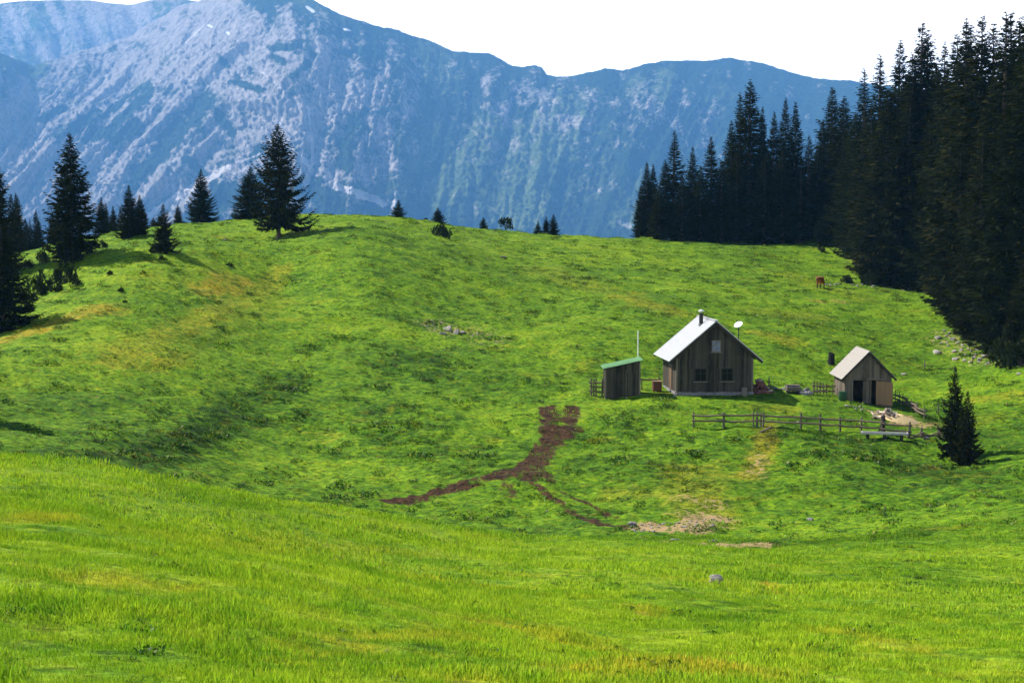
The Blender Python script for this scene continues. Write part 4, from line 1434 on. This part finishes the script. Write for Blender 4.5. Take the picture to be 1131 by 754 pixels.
# trough
a, b = hit(951, 484.5), hit(1003, 488.5)
mid = (a + b) / 2
L = (b - a).length
tr = empty('water_trough', Vector((mid.x, mid.y, max(a.z, b.z) - .05)), math.atan2(b.y - a.y, b.x - a.x), 'long bleached wooden water trough on the slope below the fence', 'trough')
mb = MB()
for sy in (-1, 1):
    mb.box((0, sy * .27, .52), (L, .08, .14))
mb.box((0, 0, .46), (L - .02, .46, .05))
for sx in (-1, 1):
    mb.box((sx * (L / 2 - .06), 0, .53), (.08, .45, .11))
mb.build('basin', M['trough'], tr)
mb = MB(); mb.box((0, 0, .535), (L - .22, .44, .02)); mb.build('water', M['water'], tr)
for xk in (-L * .36, 0, L * .36):
    mb = MB(); mb.box((xk, 0, .12), (.22, .42, .62)); mb.build('leg', M['darkwood'], tr)
# log by the fence
p = hit(845, 477)
mb = log_mesh(1.15, .10, 77, False); o = mb.build('fallen_log', M['shedwood'], None, loc=p + Vector((0, 0, .13))); o.rotation_euler = (0, -.35, .5)
tag(o, 'short grey log lying in the grass just below the fence', 'log')
# block and stacked boards by the hut
p = hit(822, 437)
mb = MB(); mb.tube([(0, 0, -.1), (0, 0, .1), (0, 0, .66), (0, 0, .68)], [.26, .25, .23, .20], 11)
tag(mb.build('chopping_block', M['trim'], None, loc=p), 'grey chopping block at the front right corner of the hut', 'chopping block')
p = hit(876, 434)
bs = empty('board_stack', p, .05, 'dark stack of old boards on blocks between the hut and the pickets', 'board stack')
for k in range(5):
    mb = MB(); mb.box((rb.uniform(-.08, .08), rb.uniform(-.1, .1), .25 + .1 * k), (1.15 + rb.uniform(-.1, .15), .8, .085), Matrix.Rotation(rb.uniform(-.08, .08), 3, 'Z')); mb.build('board', M['duskstone'] if k % 2 else M['shedwood'], bs)
for sx in (-1, 1):
    mb = MB(); mb.box((sx * .42, 0, .06), (.2, .75, .30)); mb.build('block', M['darkwood'], bs)


# ------------------------------------------------------------------ stones
def rock_mesh(seed, rough=.35):
    import bmesh
    rg = np.random.default_rng(seed)
    bm = bmesh.new(); bmesh.ops.create_icosphere(bm, subdivisions=3, radius=1)
    nrm_ = rg.normal(0, 1, (11, 3)); nrm_ /= np.linalg.norm(nrm_, axis=1)[:, None]
    dd_ = rg.uniform(.48, .92, 11)
    for v in bm.verts:
        c = np.array(v.co)
        for n_, d_ in zip(nrm_, dd_):
            k = c @ n_
            if k > d_: c = c - n_ * (k - d_)
        c = c * (1 + rough * .55 * float(perlin(c[0] * 2.3 + c[2], c[1] * 2.3 - c[2], seed)))
        v.co = c
    me = bpy.data.meshes.new('boulder'); bm.to_mesh(me); bm.free()
    return me


ROCKS = [rock_mesh(k + 1) for k in range(6)]
for me in ROCKS: me.materials.append(M['stone'])
DROCKS = [m_.copy() for m_ in ROCKS[:4]]
for me in DROCKS:
    me.materials.clear(); me.materials.append(M['duskstone'])
rk = random.Random(17)


def rock(u, v, wpx, hpx, label, group, dark=False, dmin=74, name='boulder'):
    p = hit(u, v, dmin)
    s = p.y / FPX
    w, h = wpx * s / 2, hpx * s / 1.5
    me = rk.choice(DROCKS if dark else ROCKS)
    o = link(name, me, None, p + Vector((0, w * .5, h * .18)))
    o.scale = (w, w * rk.uniform(.8, 1.2), h * .68)
    o.rotation_euler = (rk.uniform(-.2, .2), rk.uniform(-.2, .2), rk.uniform(0, 6.28))
    return tag(o, label, 'rock', group)


rock(790, 644, 21, 14, 'grey boulder alone in the grass of the near slope', None, dmin=8)
G = 'boulders at the forest foot'
for u, v, w, h, lab in [(1036, 374, 9, 6, 'flat pale boulder leftmost and highest of those before the forest foot'), (1052, 376, 7, 6, 'rounded pale boulder touching the forest shade at the tree foot'),
                        (1035, 390, 11, 7, 'broad pale boulder leftmost of the lower ones before the forest'), (1056, 398, 10, 6, 'low flat boulder standing apart in the grass below the forest foot'),
                        (1075, 382, 11, 6, 'wide pale boulder on the shade line under the big forest trunks'), (1094, 377, 8, 9, 'tall pointed boulder tucked under the lower forest branches'),
                        (1089, 395, 9, 8, 'pinkish boulder left of the broad dark shrub'), (1111, 404, 11, 8, 'grey boulder half under the broad dark shrub'), (1126, 414, 7, 3, 'small flat pale stone in the grass under the right edge shrub')]:
    rock(u, v, w, h, lab, G)
for u, v in [(1043, 366), (1046, 379), (1062, 388), (1070, 386), (1067, 393), (1080, 387), (1083, 398), (1093, 402), (1098, 399), (1103, 402), (1078, 393), (1086, 381), (1100, 389), (1072, 401), (1048, 383), (1058, 379), (1064, 382), (1073, 389), (1082, 401), (1088, 386), (1096, 384), (1105, 393), (1090, 403), (1040, 380), (1055, 389), (1066, 399), (1076, 397), (1094, 391), (1049, 369), (1046, 372)]:
    rock(u, v, rk.uniform(3.5, 6.5), rk.uniform(3, 5.5), 'small pale stone scattered between the larger boulders at the forest foot', 'small stones at the forest foot', name='stone')
G = 'stones along the upper forest edge'
for u, v in [(929, 262), (936, 265), (941, 269), (933, 268), (952, 284), (955, 289), (950, 294), (956, 298), (944, 275), (930, 275), (925, 281), (937, 283), (947, 288)]:
    rock(u, v, rk.uniform(3, 5.5), rk.uniform(2.2, 4), 'pale stone on the bank where the meadow meets the upper forest edge', G, name='stone')
for u, v in [(913, 315), (918, 316), (923, 315), (928, 314), (942, 315), (947, 316), (952, 315), (965, 317)]:
    rock(u, v, rk.uniform(3.5, 6), rk.uniform(2.5, 4), 'stone in the low row right of the brown cow', 'stones in the row by the cow', dark=rk.random() < .5, name='stone')
for u, v, w in [(995, 312, 8), (1003, 321, 5), (1010, 322, 5), (1014, 309, 6), (1017, 321, 5), (998, 321, 4), (978, 315, 5)]:
    rock(u, v, w, w * .6, 'pale stone lying in the shade line below the middle forest', 'stones below the middle forest', name='stone')
G = 'rocks of the outcrop in the middle of the hillside'
for u, v, w, h, lab, dk in [(495, 366, 12, 11, 'biggest pale rock of the outcrop in the middle of the hillside', 0), (504, 369, 9, 10, 'darker upright rock right of the biggest outcrop rock', 0), (489, 369, 8, 5, 'low pale rock at the lower left of the biggest outcrop rock', 0), (512, 369, 9, 5, 'dark rock in the shadow right of the outcrop', 1)]:
    rock(u, v, w, h, lab, G, dk)
for u, v in [(479, 359), (482, 364), (472, 361), (522, 372), (527, 369), (533, 374), (540, 376), (531, 380), (476, 355), (548, 378), (487, 358), (517, 376)]:
    rock(u, v, rk.uniform(2.5, 4), rk.uniform(1.8, 3), 'small stone in the torn turf round the hillside outcrop', 'small stones round the outcrop', dark=rk.random() < .35, name='stone')
G = 'stones at the foot of the track'
for u, v, w, h, lab, dk in [(699, 581, 9, 8, 'dark upright stone at the left end of the bare stony patch in the valley', 1), (604, 566, 4, 3, 'lone pale pebble in the grass below the muddy track fork', 0)]:
    rock(u, v, w, h, lab, G, dk)
for k in range(52):
    u = rk.uniform(692, 792); v = 583 - (u - 740) * .08 + rk.uniform(-6, 3)
    rock(u, v, rk.uniform(2.2, 5), rk.uniform(1.5, 3.2), 'small pale stone strewn over the bare patch in the valley', 'stones on the bare valley patch', name='stone')
for k in range(22):
    u = rk.uniform(740, 838); v = 605 + (u - 765) * .17 + rk.uniform(-3, 3)
    rock(u, v, rk.uniform(2.2, 4.2), rk.uniform(1.5, 2.6), 'small stone on the lower sandy streak in the valley', 'stones on the lower sandy streak', dark=rk.random() < .4, name='stone')
for u, v in [(935, 449), (939, 450), (943, 450), (947, 451), (950, 450), (945, 453), (952, 453)]:
    rock(u, v, rk.uniform(3, 5), rk.uniform(2.4, 3.6), 'small stone in front of the dark shed doorway', 'stones before the shed doorway', dark=rk.random() < .35, name='stone')
for u, v, w, h in [(856, 430, 5, 5), (860, 431, 5, 4), (865, 431, 6, 6), (852, 428, 4, 4)]:
    rock(u, v, w, h, 'pale stone in the short row between the lone post and the board stack', 'pale stones behind the yard', name='stone')
for u, v, w, h in [(888, 436, 10, 8), (895, 436, 8, 9), (891, 433, 8, 9)]:
    rock(u, v, w, h, 'dark stone heaped between the board stack and the pickets', 'dark stones beside the board stack', dark=True, name='stone')
rock(1024, 485, 9, 5, 'pinkish flat stone lying at the low broken fence', None, name='stone')
rock(999, 414, 9, 3.5, 'flat pale stone in the meadow behind the shed roof', None, name='stone')
rock(745, 438, 5, 5, 'pale stone at the front left corner of the hut', None, name='stone')
rock(692, 440, 4, 3, 'pale stone at the foot of the outhouse door', None, name='stone')
rock(248, 266, 5, 3.5, 'dark stone in the worn spot left of the hilltop spruces', None, True, name='stone')
rock(556, 285, 9, 4, 'flat dark stone in the hollow below the small leafy tree', None, True, name='stone')
rock(895, 575, 9, 4, 'dark stone in the hollow right of the sandy streaks', None, True, name='stone')
rock(870, 617, 8, 5, 'dark stone among the herbs right of the lower sandy streak', None, True, name='stone')

# stump
p = hit(918, 402)
s_ = p.y / FPX
mb = MB()
hh = 12.5 * s_
mb.tube([(0, 0, -.2), (0, 0, .08), (.02, 0, hh * .5), (.03, 0, hh * .86)], [.42, .34, .30, .29], 11)
for k in range(7):
    a = k * .9
    mb.tube([(.2 * math.cos(a), .2 * math.sin(a), hh * .82), (.2 * math.cos(a) + .02, .2 * math.sin(a), hh * rb.uniform(.88, 1.08))], [.10, .02], 5)
tag(mb.build('tree_stump', M['dark'], None, loc=p), 'blackened splintered tree stump in the meadow behind the shed', 'stump')

# ------------------------------------------------------------------ cow
p = hit(906.5, 319)
COWP = p
import bmesh
vj = [((0, .78, 1.14), .30), ((0, .35, 1.12), .36), ((0, -.15, 1.10), .37), ((0, -.62, 1.14), .31), ((0, -.95, 1.26), .18), ((0, -1.22, 1.36), .145), ((0, -1.40, 1.30), .125), ((0, -1.60, 1.12), .085),
      ((.20, -.60, .78), .14), ((.21, -.62, .45), .075), ((.21, -.60, .10), .06), ((.21, -.64, 0.0), .075),
      ((-.20, -.60, .78), .14), ((-.21, -.55, .45), .075), ((-.21, -.55, .10), .06), ((-.21, -.59, 0.0), .075),
      ((.22, .78, .80), .17), ((.23, .88, .50), .08), ((.23, .80, .12), .06), ((.23, .76, 0.0), .075),
      ((-.22, .78, .80), .17), ((-.23, .94, .50), .08), ((-.23, .88, .12), .06), ((-.23, .84, 0.0), .075),
      ((0, 1.06, 1.24), .06), ((0, 1.13, .9), .03), ((0, 1.12, .5), .045), ((0, .55, .78), .15),
      ((.24, -1.28, 1.42), .05), ((-.24, -1.28, 1.42), .05)]
ed_ = [(0, 1), (1, 2), (2, 3), (3, 4), (4, 5), (5, 6), (6, 7), (3, 8), (8, 9), (9, 10), (10, 11), (3, 12), (12, 13), (13, 14), (14, 15), (0, 16), (16, 17), (17, 18), (18, 19), (0, 20), (20, 21), (21, 22), (22, 23), (0, 24), (24, 25), (25, 26), (1, 27), (5, 28), (5, 29)]
me = bpy.data.meshes.new('cow')
me.from_pydata([a for a, r in vj], ed_, [])
cow = bpy.data.objects.new('cow', me); C.objects.link(cow)
md = cow.modifiers.new('skin', 'SKIN'); md.use_smooth_shade = True
for i, (a, r) in enumerate(vj):
    me.skin_vertices[0].data[i].radius = (r, r)
me.skin_vertices[0].data[2].use_root = True
ss = cow.modifiers.new('smooth', 'SUBSURF'); ss.levels = 2; ss.render_levels = 2
dg = bpy.context.evaluated_depsgraph_get(); dg.update()
me2 = bpy.data.meshes.new_from_object(cow.evaluated_get(dg))
cow.modifiers.clear(); cow.data = me2
me2.materials.clear(); me2.materials.append(M['cow']); me2.materials.append(M['cowdark'])
for f in me2.polygons:
    c_ = f.center
    f.material_index = 1 if c_.z < .48 or c_.y < -1.5 else 0
cow.location = p + Vector((0, .3, -.03)); cow.rotation_euler = (0, 0, R(-28)); cow.scale = (1.05, 1.0, 1.02)
tag(cow, 'reddish brown cow standing on the upper meadow near the forest', 'cow')
mb = MB()
for sx in (-1, 1):
    mb.tube([(sx * .09, -1.26, 1.47), (sx * .24, -1.27, 1.56), (sx * .27, -1.33, 1.70)], [.04, .03, .008], 6)
mb.build('horn', M['palewood'], cow)

#@@END@@

# ------------------------------------------------------------------ grass layers
near_t = [tuft_mesh('near_tuft', 52, .40, .025, .058, .011, s, 1.1) for s in range(5)] + [tuft_mesh('tall_tuft', 44, .20, .05, .12, .011, 9, .9)]
mid_t = [tuft_mesh('mid_tuft', 56, .62, .028, .085, .018, 30 + s, 1.0) for s in range(4)]
far_t = [tuft_mesh('far_tuft', 44, .80, .04, .13, .034, 60 + s, .9) for s in range(4)]
herb_t = [herb_mesh('herb_leaf', 34, .30, .17, .035, 90 + s) for s in range(4)]
grass_layer('meadow_grass', 'bright long grass on the near slope', 24000, 7, 34, .46, 1, near_t, .7, 1.2, power=.8)
grass_layer('meadow_grass', 'sunlit grass on the near slope up to its crest', 15000, 32, 80, .46, 2, mid_t, .8, 1.25)
grass_layer('meadow_grass', 'short grazed grass across the far hillside', 17000, 78, 245, .46, 3, far_t, .7, 1.25, thin=0.15)
grass_layer('meadow_herbs', 'dark broad-leaved herbs scattered over the hillside', 34000, 78, 225, .44, 4, herb_t, .6, 1.6, herb_only=True)
grass_layer('meadow_herbs', 'dark broad-leaved herbs among the near grass', 7000, 14, 78, .44, 5, herb_t, .25, .55, herb_only=True)


# ------------------------------------------------------------------ mountains
def grid_field(u, v, u0, du, v0, dv, G):
    G = np.asarray(G, float)
    fu = np.clip((u - u0) / du, 0, G.shape[1] - 1.001); fv = np.clip((v - v0) / dv, 0, G.shape[0] - 1.001)
    i = fu.astype(int); j = fv.astype(int); a = fu - i; b = fv - j
    return (G[j, i] * (1 - a) + G[j, i + 1] * a) * (1 - b) + (G[j + 1, i] * (1 - a) + G[j + 1, i + 1] * a) * b


SKY_MAIN = [(-500, 70), (-200, 48), (-60, 42), (0, 54), (22, 64), (45, 73), (95, 57), (150, 40), (183, 20), (205, 6), (240, -3), (270, -7), (310, -8), (340, -3), (362, 7), (390, 20), (415, 28), (440, 33), (470, 43), (500, 56), (520, 58), (540, 58), (550, 64), (561, 72), (575, 74), (591, 71), (598, 74), (604, 84), (615, 85), (634, 84), (650, 80), (667, 76), (683, 77), (700, 74), (732, 67), (760, 67), (785, 67), (803, 64), (825, 67), (845, 72), (866, 79), (894, 87), (935, 89), (1000, 100), (1131, 110), (1300, 105), (1600, 130)]
ROCK_G = [  # columns every 60 px from 0, rows every 40 px from 0
    # 0    60   120  180  240  300  360  420  480  540  600  660  720  780  840  900  960 1020 1080
    [.55, .60, .60, .62, .70, .30, .20, .20, .10, .10, .10, .10, .10, .10, .10, .10, .1, .1, .1],
    [.50, .58, .62, .66, .78, .62, .40, .20, .16, .12, .10, .10, .10, .10, .10, .10, .1, .1, .1],
    [.38, .55, .60, .66, .70, .62, .60, .36, .30, .30, .25, .16, .28, .16, .12, .22, .1, .1, .1],
    [.68, .66, .60, .58, .58, .62, .60, .50, .18, .30, .50, .30, .46, .26, .12, .15, .1, .1, .1],
    [.74, .70, .60, .50, .50, .62, .62, .48, .14, .36, .30, .30, .18, .30, .10, .10, .1, .1, .1],
    [.74, .74, .70, .62, .52, .52, .58, .40, .16, .12, .14, .22, .10, .10, .10, .10, .1, .1, .1],
    [.62, .62, .60, .58, .30, .30, .20, .20, .14, .10, .08, .12, .08, .10, .10, .10, .1, .1, .1],
    [.50, .45, .45, .45, .20, .15, .10, .12, .10, .10, .10, .20, .15, .10, .10, .10, .1, .1, .1]]
FOREST_S = [([(105, 128), (60, 150)], 8), ([(70, 120), (45, 132)], 5), ([(160, 95), (115, 128)], 4), ([(165, 100), (120, 145), (95, 155)], 7), ([(230, 110), (205, 135), (170, 180), (150, 200)], 12),
            ([(150, 140), (130, 155)], 10), ([(255, 145), (235, 120)], 6), ([(0, 60), (30, 75), (45, 78)], 9), ([(300, 55), (330, 48)], 6), ([(290, 165), (275, 175)], 6), ([(400, 130), (385, 160), (380, 180)], 12),
            ([(300, 200), (250, 215), (220, 240)], 12), ([(345, 205), (370, 230)], 12), ([(235, 200), (205, 175)], 4), ([(300, 60), (315, 70)], 5), ([(240, 60), (262, 85)], 3), ([(255, 90), (290, 100)], 4), ([(340, 70), (320, 85)], 4)]
ROCK_S = [([(275, 30), (225, 65), (200, 105), (165, 150)], 4, .7), ([(262, 55), (285, 75), (312, 95)], 4, .7), ([(345, 30), (356, 60), (362, 90)], 6, .35), ([(400, 90), (412, 120), (395, 150)], 9, .5),
          ([(560, 118), (553, 140)], 6, .6), ([(605, 95), (600, 118)], 8, .35), ([(690, 115), (730, 120), (750, 140)], 9, .4), ([(625, 130), (648, 140)], 8, .5), ([(500, 90), (497, 105)], 4, .5), ([(535, 90), (536, 105)], 4, .5),
          ([(683, 155), (680, 165)], 3, .6), ([(430, 75), (428, 82)], 4, .4), ([(385, 45), (388, 52)], 5, .4), ([(395, 165), (405, 200)], 9, .35), ([(790, 112), (800, 116)], 5, .4), ([(350, 110), (352, 140)], 8, .4)]
SCREE_S = [([(252, 185), (215, 205), (172, 232), (150, 250)], 4.5, .9), ([(340, 118), (344, 150), (346, 178), (335, 200)], 2.6, .8), ([(312, 128), (300, 165), (262, 180)], 2.2, .6), ([(360, 190), (368, 204), (392, 212), (418, 222), (424, 224)], 5, .9), ([(330, 170), (345, 190), (337, 205)], 5, .6),
           ([(437, 212), (434, 228), (431, 238)], 2.2, .8), ([(225, 28), (205, 48)], 1.8, .6), ([(250, 78), (205, 118)], 1.4, .5), ([(290, 80), (310, 98)], 2.0, .6), ([(685, 245), (694, 250)], 5, .5)]
MEAD_S = [([(545, 140), (515, 185), (490, 212)], 10, .85), ([(620, 135), (590, 170), (570, 235)], 17, .8), ([(480, 60), (486, 85)], 11, .55), ([(478, 140), (462, 185)], 7, .5), ([(465, 110), (464, 125)], 5, .4), ([(735, 85), (728, 105)], 7, .6), ([(702, 92), (700, 105)], 6, .5),
          ([(676, 145), (672, 175), (655, 215)], 6, .4), ([(720, 200), (690, 240)], 9, .5), ([(440, 205), (400, 212)], 8, .45), ([(185, 60), (170, 72), (150, 85)], 7, .7), ([(55, 80), (40, 95), (20, 120)], 12, .6), ([(40, 30), (20, 60)], 16, .4), ([(640, 110), (655, 100)], 5, .3), ([(330, 0), (380, 25)], 5, .4), ([(540, 210), (500, 245)], 10, .35), ([(800, 105), (790, 112)], 8, .4), ([(760, 180), (735, 225)], 8, .3), ([(640, 190), (620, 240)], 8, .3)]
SNOW_S = [([(339, 8), (346, 13)], 2.0), ([(380, 32), (386, 34)], 1.5), ([(230, 28), (234, 30)], 1.5), ([(251, 36), (253, 38)], 1.6)]


def stroke(u, v, items, wob):
    o = np.zeros(u.shape)
    for it in items:
        line, w = it[0], it[1]
        s = it[2] if len(it) > 2 else 1.0
        d = seg_dist(u, v, line) + wob * w * .55
        o = np.maximum(o, s * (1 - sstep(w * .35, w * 1.3, d)))
    return o


def build_mountain():
    us = np.linspace(-420, 1560, 1050)
    ts = np.concatenate([np.linspace(0, 1, 430), np.linspace(1.01, 1.4, 24)])
    U, T = np.meshgrid(us, ts)
    U = U.ravel(); T = T.ravel()
    sx = np.array([a for a, b in SKY_MAIN], float); sv = np.array([b for a, b in SKY_MAIN], float)
    v_sky = np.interp(U, sx, sv) + 1.6 * fbm(U / 26, 0 * U, 4, 4) + 0.8 * perlin(U / 4, 0 * U, 6)
    Dc = 8100 + 520 * perlin(U / 300, 0 * U + .3, 91) + 1000 * sstep(380, 150, U) * sstep(-100, 150, U)
    D0 = 5300 + 300 * perlin(U / 200, 0 * U + 2.3, 92)
    Tc = np.minimum(T, 1)
    D = D0 + (Dc - D0) * Tc
    zc = at(U, v_sky, Dc)[2]
    z0 = -520.0
    Z = z0 + (zc - z0) * (0.80 * Tc + 0.20 * Tc ** 2.2)
    # spurs and gullies: they run down to the left over most of the face
    vv = HOR - Z / D * FPX
    slant = np.interp(U, [-400, 250, 330, 420, 700, 1500], [0.85, 0.85, 0.15, 0.1, 0.45, 0.3])
    S = U + slant * (vv - 20)
    env = np.clip(4 * Tc * (1 - Tc), 0, 1) ** .7
    big = ridged(S / 75, vv / 330, 2, 11)
    S = S + 7 * perlin(U / 40, vv / 40, 19)
    med = ridged(S / 24, vv / 190, 3, 23)
    fin = ridged((S + 4 * perlin(U / 9, vv / 12, 29)) / 9, vv / 62, 3, 37)
    vf = fbm(U / 4, vv / 5, 3, 44)
    rockiness = grid_field(U, vv, 0, 60, 0, 40, ROCK_G)
    amp = env * (1 - .35 * sstep(.5, .1, rockiness))
    push = amp * (92 * big + 30 * med + 18 * fin * (.4 + rockiness) + 20 * vf)
    D = D - push
    Z = Z + amp * (28 * big + 12 * med + 10 * fin * (.4 + rockiness) + 8 * vf)
    back = T > 1
    D = np.where(back, Dc + (T - 1) * 4600, D)
    Z = np.where(back, zc - (T - 1) * 2600, Z)
    X = (U - CU) / FPX * D / cp
    # where each spot is seen from the meadow, to lay out what covers it
    u2, v2 = proj(X, D, Z)
    wob = fbm(u2 / 9, v2 / 9, 4, 61)
    s2 = u2 + np.interp(u2, [-400, 250, 330, 420, 700, 1500], [0.85, 0.85, 0.2, 0.15, 0.5, 0.3]) * v2
    n_sl = fbm(s2 / 15, v2 / 60, 4, 71); n_iso = fbm(u2 / 22, v2 / 22, 6, 73, .68)
    rock = grid_field(u2, v2, 0, 60, 0, 40, ROCK_G) + .06 * n_sl + .25 * n_iso - .05 * sstep(430, 500, u2)
    rock = rock - .50 * stroke(u2, v2, FOREST_S, wob)
    rock = np.maximum(rock, 0.72 * 0 + rock + .45 * stroke(u2, v2, ROCK_S, wob))
    mead = stroke(u2, v2, [(l_, w_ * 2.3, s_) for l_, w_, s_ in MEAD_S], wob) * 1.1 + .05 * n_sl
    scree = stroke(u2, v2, SCREE_S, wob * .8)
    snow = stroke(u2, v2, SNOW_S, wob * .3)
    rim = np.exp(-((v2 - np.interp(u2, sx, sv)) / 12) ** 2) * sstep(250, 300, u2) * sstep(420, 360, u2)
    rock = rock - .3 * rim
    nu, nt = len(us), len(ts)
    i = (np.arange(nt - 1)[:, None] * nu + np.arange(nu - 1)[None]).ravel()
    F = np.c_[i, i + 1, i + nu + 1, i + nu]
    me = mesh_np('mountain', np.c_[X, D, Z], F, [M['mountain']], smooth=True)
    for nme, arr in (('rock', rock), ('mead', mead), ('scree', scree), ('snow', snow)):
        a = me.attributes.new(nme, 'FLOAT', 'POINT'); a.data.foreach_set('value', arr.astype(np.float32))
    link('mountain', me)['kind'] = 'structure'


def build_far_mountain():
    us = np.linspace(-700, 420, 420); ts = np.concatenate([np.linspace(0, 1, 160), np.linspace(1.02, 1.4, 12)])
    U, T = np.meshgrid(us, ts); U = U.ravel(); T = T.ravel()
    sx = [-700, -300, -100, 0, 20, 40, 106, 132, 154, 172, 200, 240, 300, 420]; sv = [60, 40, 16, 5, 3, .5, .5, 4, 5.5, 1, -2, 4, 40, 110]
    v_sky = np.interp(U, sx, sv) + .6 * fbm(U / 30, 0 * U, 3, 8)
    Dc = 11800 + 400 * perlin(U / 200, 0 * U, 14)
    Tc = np.minimum(T, 1)
    D = 9600 + (Dc - 9600) * Tc
    zc = at(U, v_sky, Dc)[2]
    Z = -500 + (zc + 500) * (.75 * Tc + .25 * (1 - (1 - Tc) ** 2))
    vv = HOR - Z / D * FPX
    S = U - .35 * vv
    env = np.clip(4 * Tc * (1 - Tc), 0, 1) ** .8
    D = D - env * (150 * ridged(S / 40, vv / 160, 3, 15) + 40 * ridged(S / 11, vv / 40, 3, 16))
    Z = np.where(T > 1, zc - (T - 1) * 3000, Z); D = np.where(T > 1, Dc + (T - 1) * 4000, D)
    X = (U - CU) / FPX * D / cp
    u2, v2 = proj(X, D, Z)
    n = fbm((u2 - .35 * v2) / 14, v2 / 45, 4, 81)
    rock = .42 + .35 * n + .2 * np.exp(-((u2 - 110) / 60) ** 2)
    mead = .55 + .3 * fbm(u2 / 30, v2 / 18, 3, 83)
    nu, nt = len(us), len(ts)
    i = (np.arange(nt - 1)[:, None] * nu + np.arange(nu - 1)[None]).ravel()
    me = mesh_np('far_mountain', np.c_[X, D, Z], np.c_[i, i + 1, i + nu + 1, i + nu], [M['mountain']], smooth=True)
    for nme, arr in (('rock', rock), ('mead', mead), ('scree', 0 * rock), ('snow', 0 * rock)):
        a = me.attributes.new(nme, 'FLOAT', 'POINT'); a.data.foreach_set('value', arr.astype(np.float32))
    link('mountain', me)['kind'] = 'structure'


build_mountain()
build_far_mountain()

# ------------------------------------------------------------------ haze
HAZE_DENS = 0.92e-4
hm = bpy.data.materials.new('haze_air'); hm.use_nodes = True; hm.node_tree.nodes.clear()
ht = NT(hm.node_tree)
pv = ht.n('ShaderNodeVolumePrincipled', {'Color': (0.165, 0.45, 0.91, 1), 'Density': HAZE_DENS, 'Anisotropy': 0.0})
ho = ht.N.new('ShaderNodeOutputMaterial'); ht.L.new(pv.outputs[0], ho.inputs['Volume'])
mb = MB()
mb.box((0, 5500, 500), (22000, 22000, 2300))
hz = mb.build('haze', hm)
tag(hz, 'thin blue air haze filling the valley before the mountain', 'haze', kind='stuff')

# ------------------------------------------------------------------ light
SUN_EL, SUN_A = R(46), R(22)          # the sun stands left of the view and a little beyond it
to_sun = Vector((-math.cos(SUN_EL) * math.cos(SUN_A), math.cos(SUN_EL) * math.sin(SUN_A), math.sin(SUN_EL)))
sd = bpy.data.lights.new('sun', 'SUN')
sd.energy = 5.0
sd.angle = R(0.53)
sd.color = (1.0, 0.955, 0.88)
so = bpy.data.objects.new('sun', sd)
C.objects.link(so)
so.location = to_sun * 300
so.rotation_euler = to_sun.to_track_quat('Z', 'Y').to_euler()

w = bpy.data.worlds.new('World')
scene.world = w
w.use_nodes = True
w.node_tree.nodes.clear()
wt = NT(w.node_tree)
sky = wt.n('ShaderNodeTexSky', sky_type='NISHITA', sun_disc=False)
sky.sun_elevation = SUN_EL
sky.sun_rotation = math.atan2(to_sun.x, to_sun.y)
sky.altitude = 1400
bg = wt.n('ShaderNodeBackground', {0: sky.outputs[0], 1: 0.05})
# bright overexposed cloud bank low round the horizon
dirv = wt.n('ShaderNodeTexCoord').outputs['Generated']
sep = wt.n('ShaderNodeSeparateXYZ', {0: dirv})
cn = wt.noise(wt.mapping(dirv, (2.2, 2.2, 5.0)), 1.0, 4, 0.6)
el = wt.math('ADD', sep.outputs['Z'], wt.math('MULTIPLY', wt.math('SUBTRACT', cn, 0.5), -0.35))
cf = wt.ramp(el, [(0.18, 1.0), (0.30, 0.0)])
cb = wt.n('ShaderNodeBackground', {0: (1.0, 0.94, 0.88, 1), 1: 2.1})
ms = wt.n('ShaderNodeMixShader', {0: cf, 1: bg.outputs[0], 2: cb.outputs[0]})
wo = wt.N.new('ShaderNodeOutputWorld'); wt.L.new(ms.outputs[0], wo.inputs[0])

# ------------------------------------------------------------------ render settings
vs = scene.view_settings
scene.display_settings.display_device = 'sRGB'
vs.view_transform = 'Standard'
vs.look = 'None'
vs.exposure = 0.92
vs.gamma = 1
vs.use_curve_mapping = False
cy = scene.cycles
cy.use_denoising = True
cy.denoiser = 'OPENIMAGEDENOISE'
cy.max_bounces = 5
cy.diffuse_bounces = 2
cy.glossy_bounces = 2
cy.transmission_bounces = 3
cy.volume_bounces = 1
cy.transparent_max_bounces = 4
cy.use_adaptive_sampling = True
cy.adaptive_threshold = 0.015
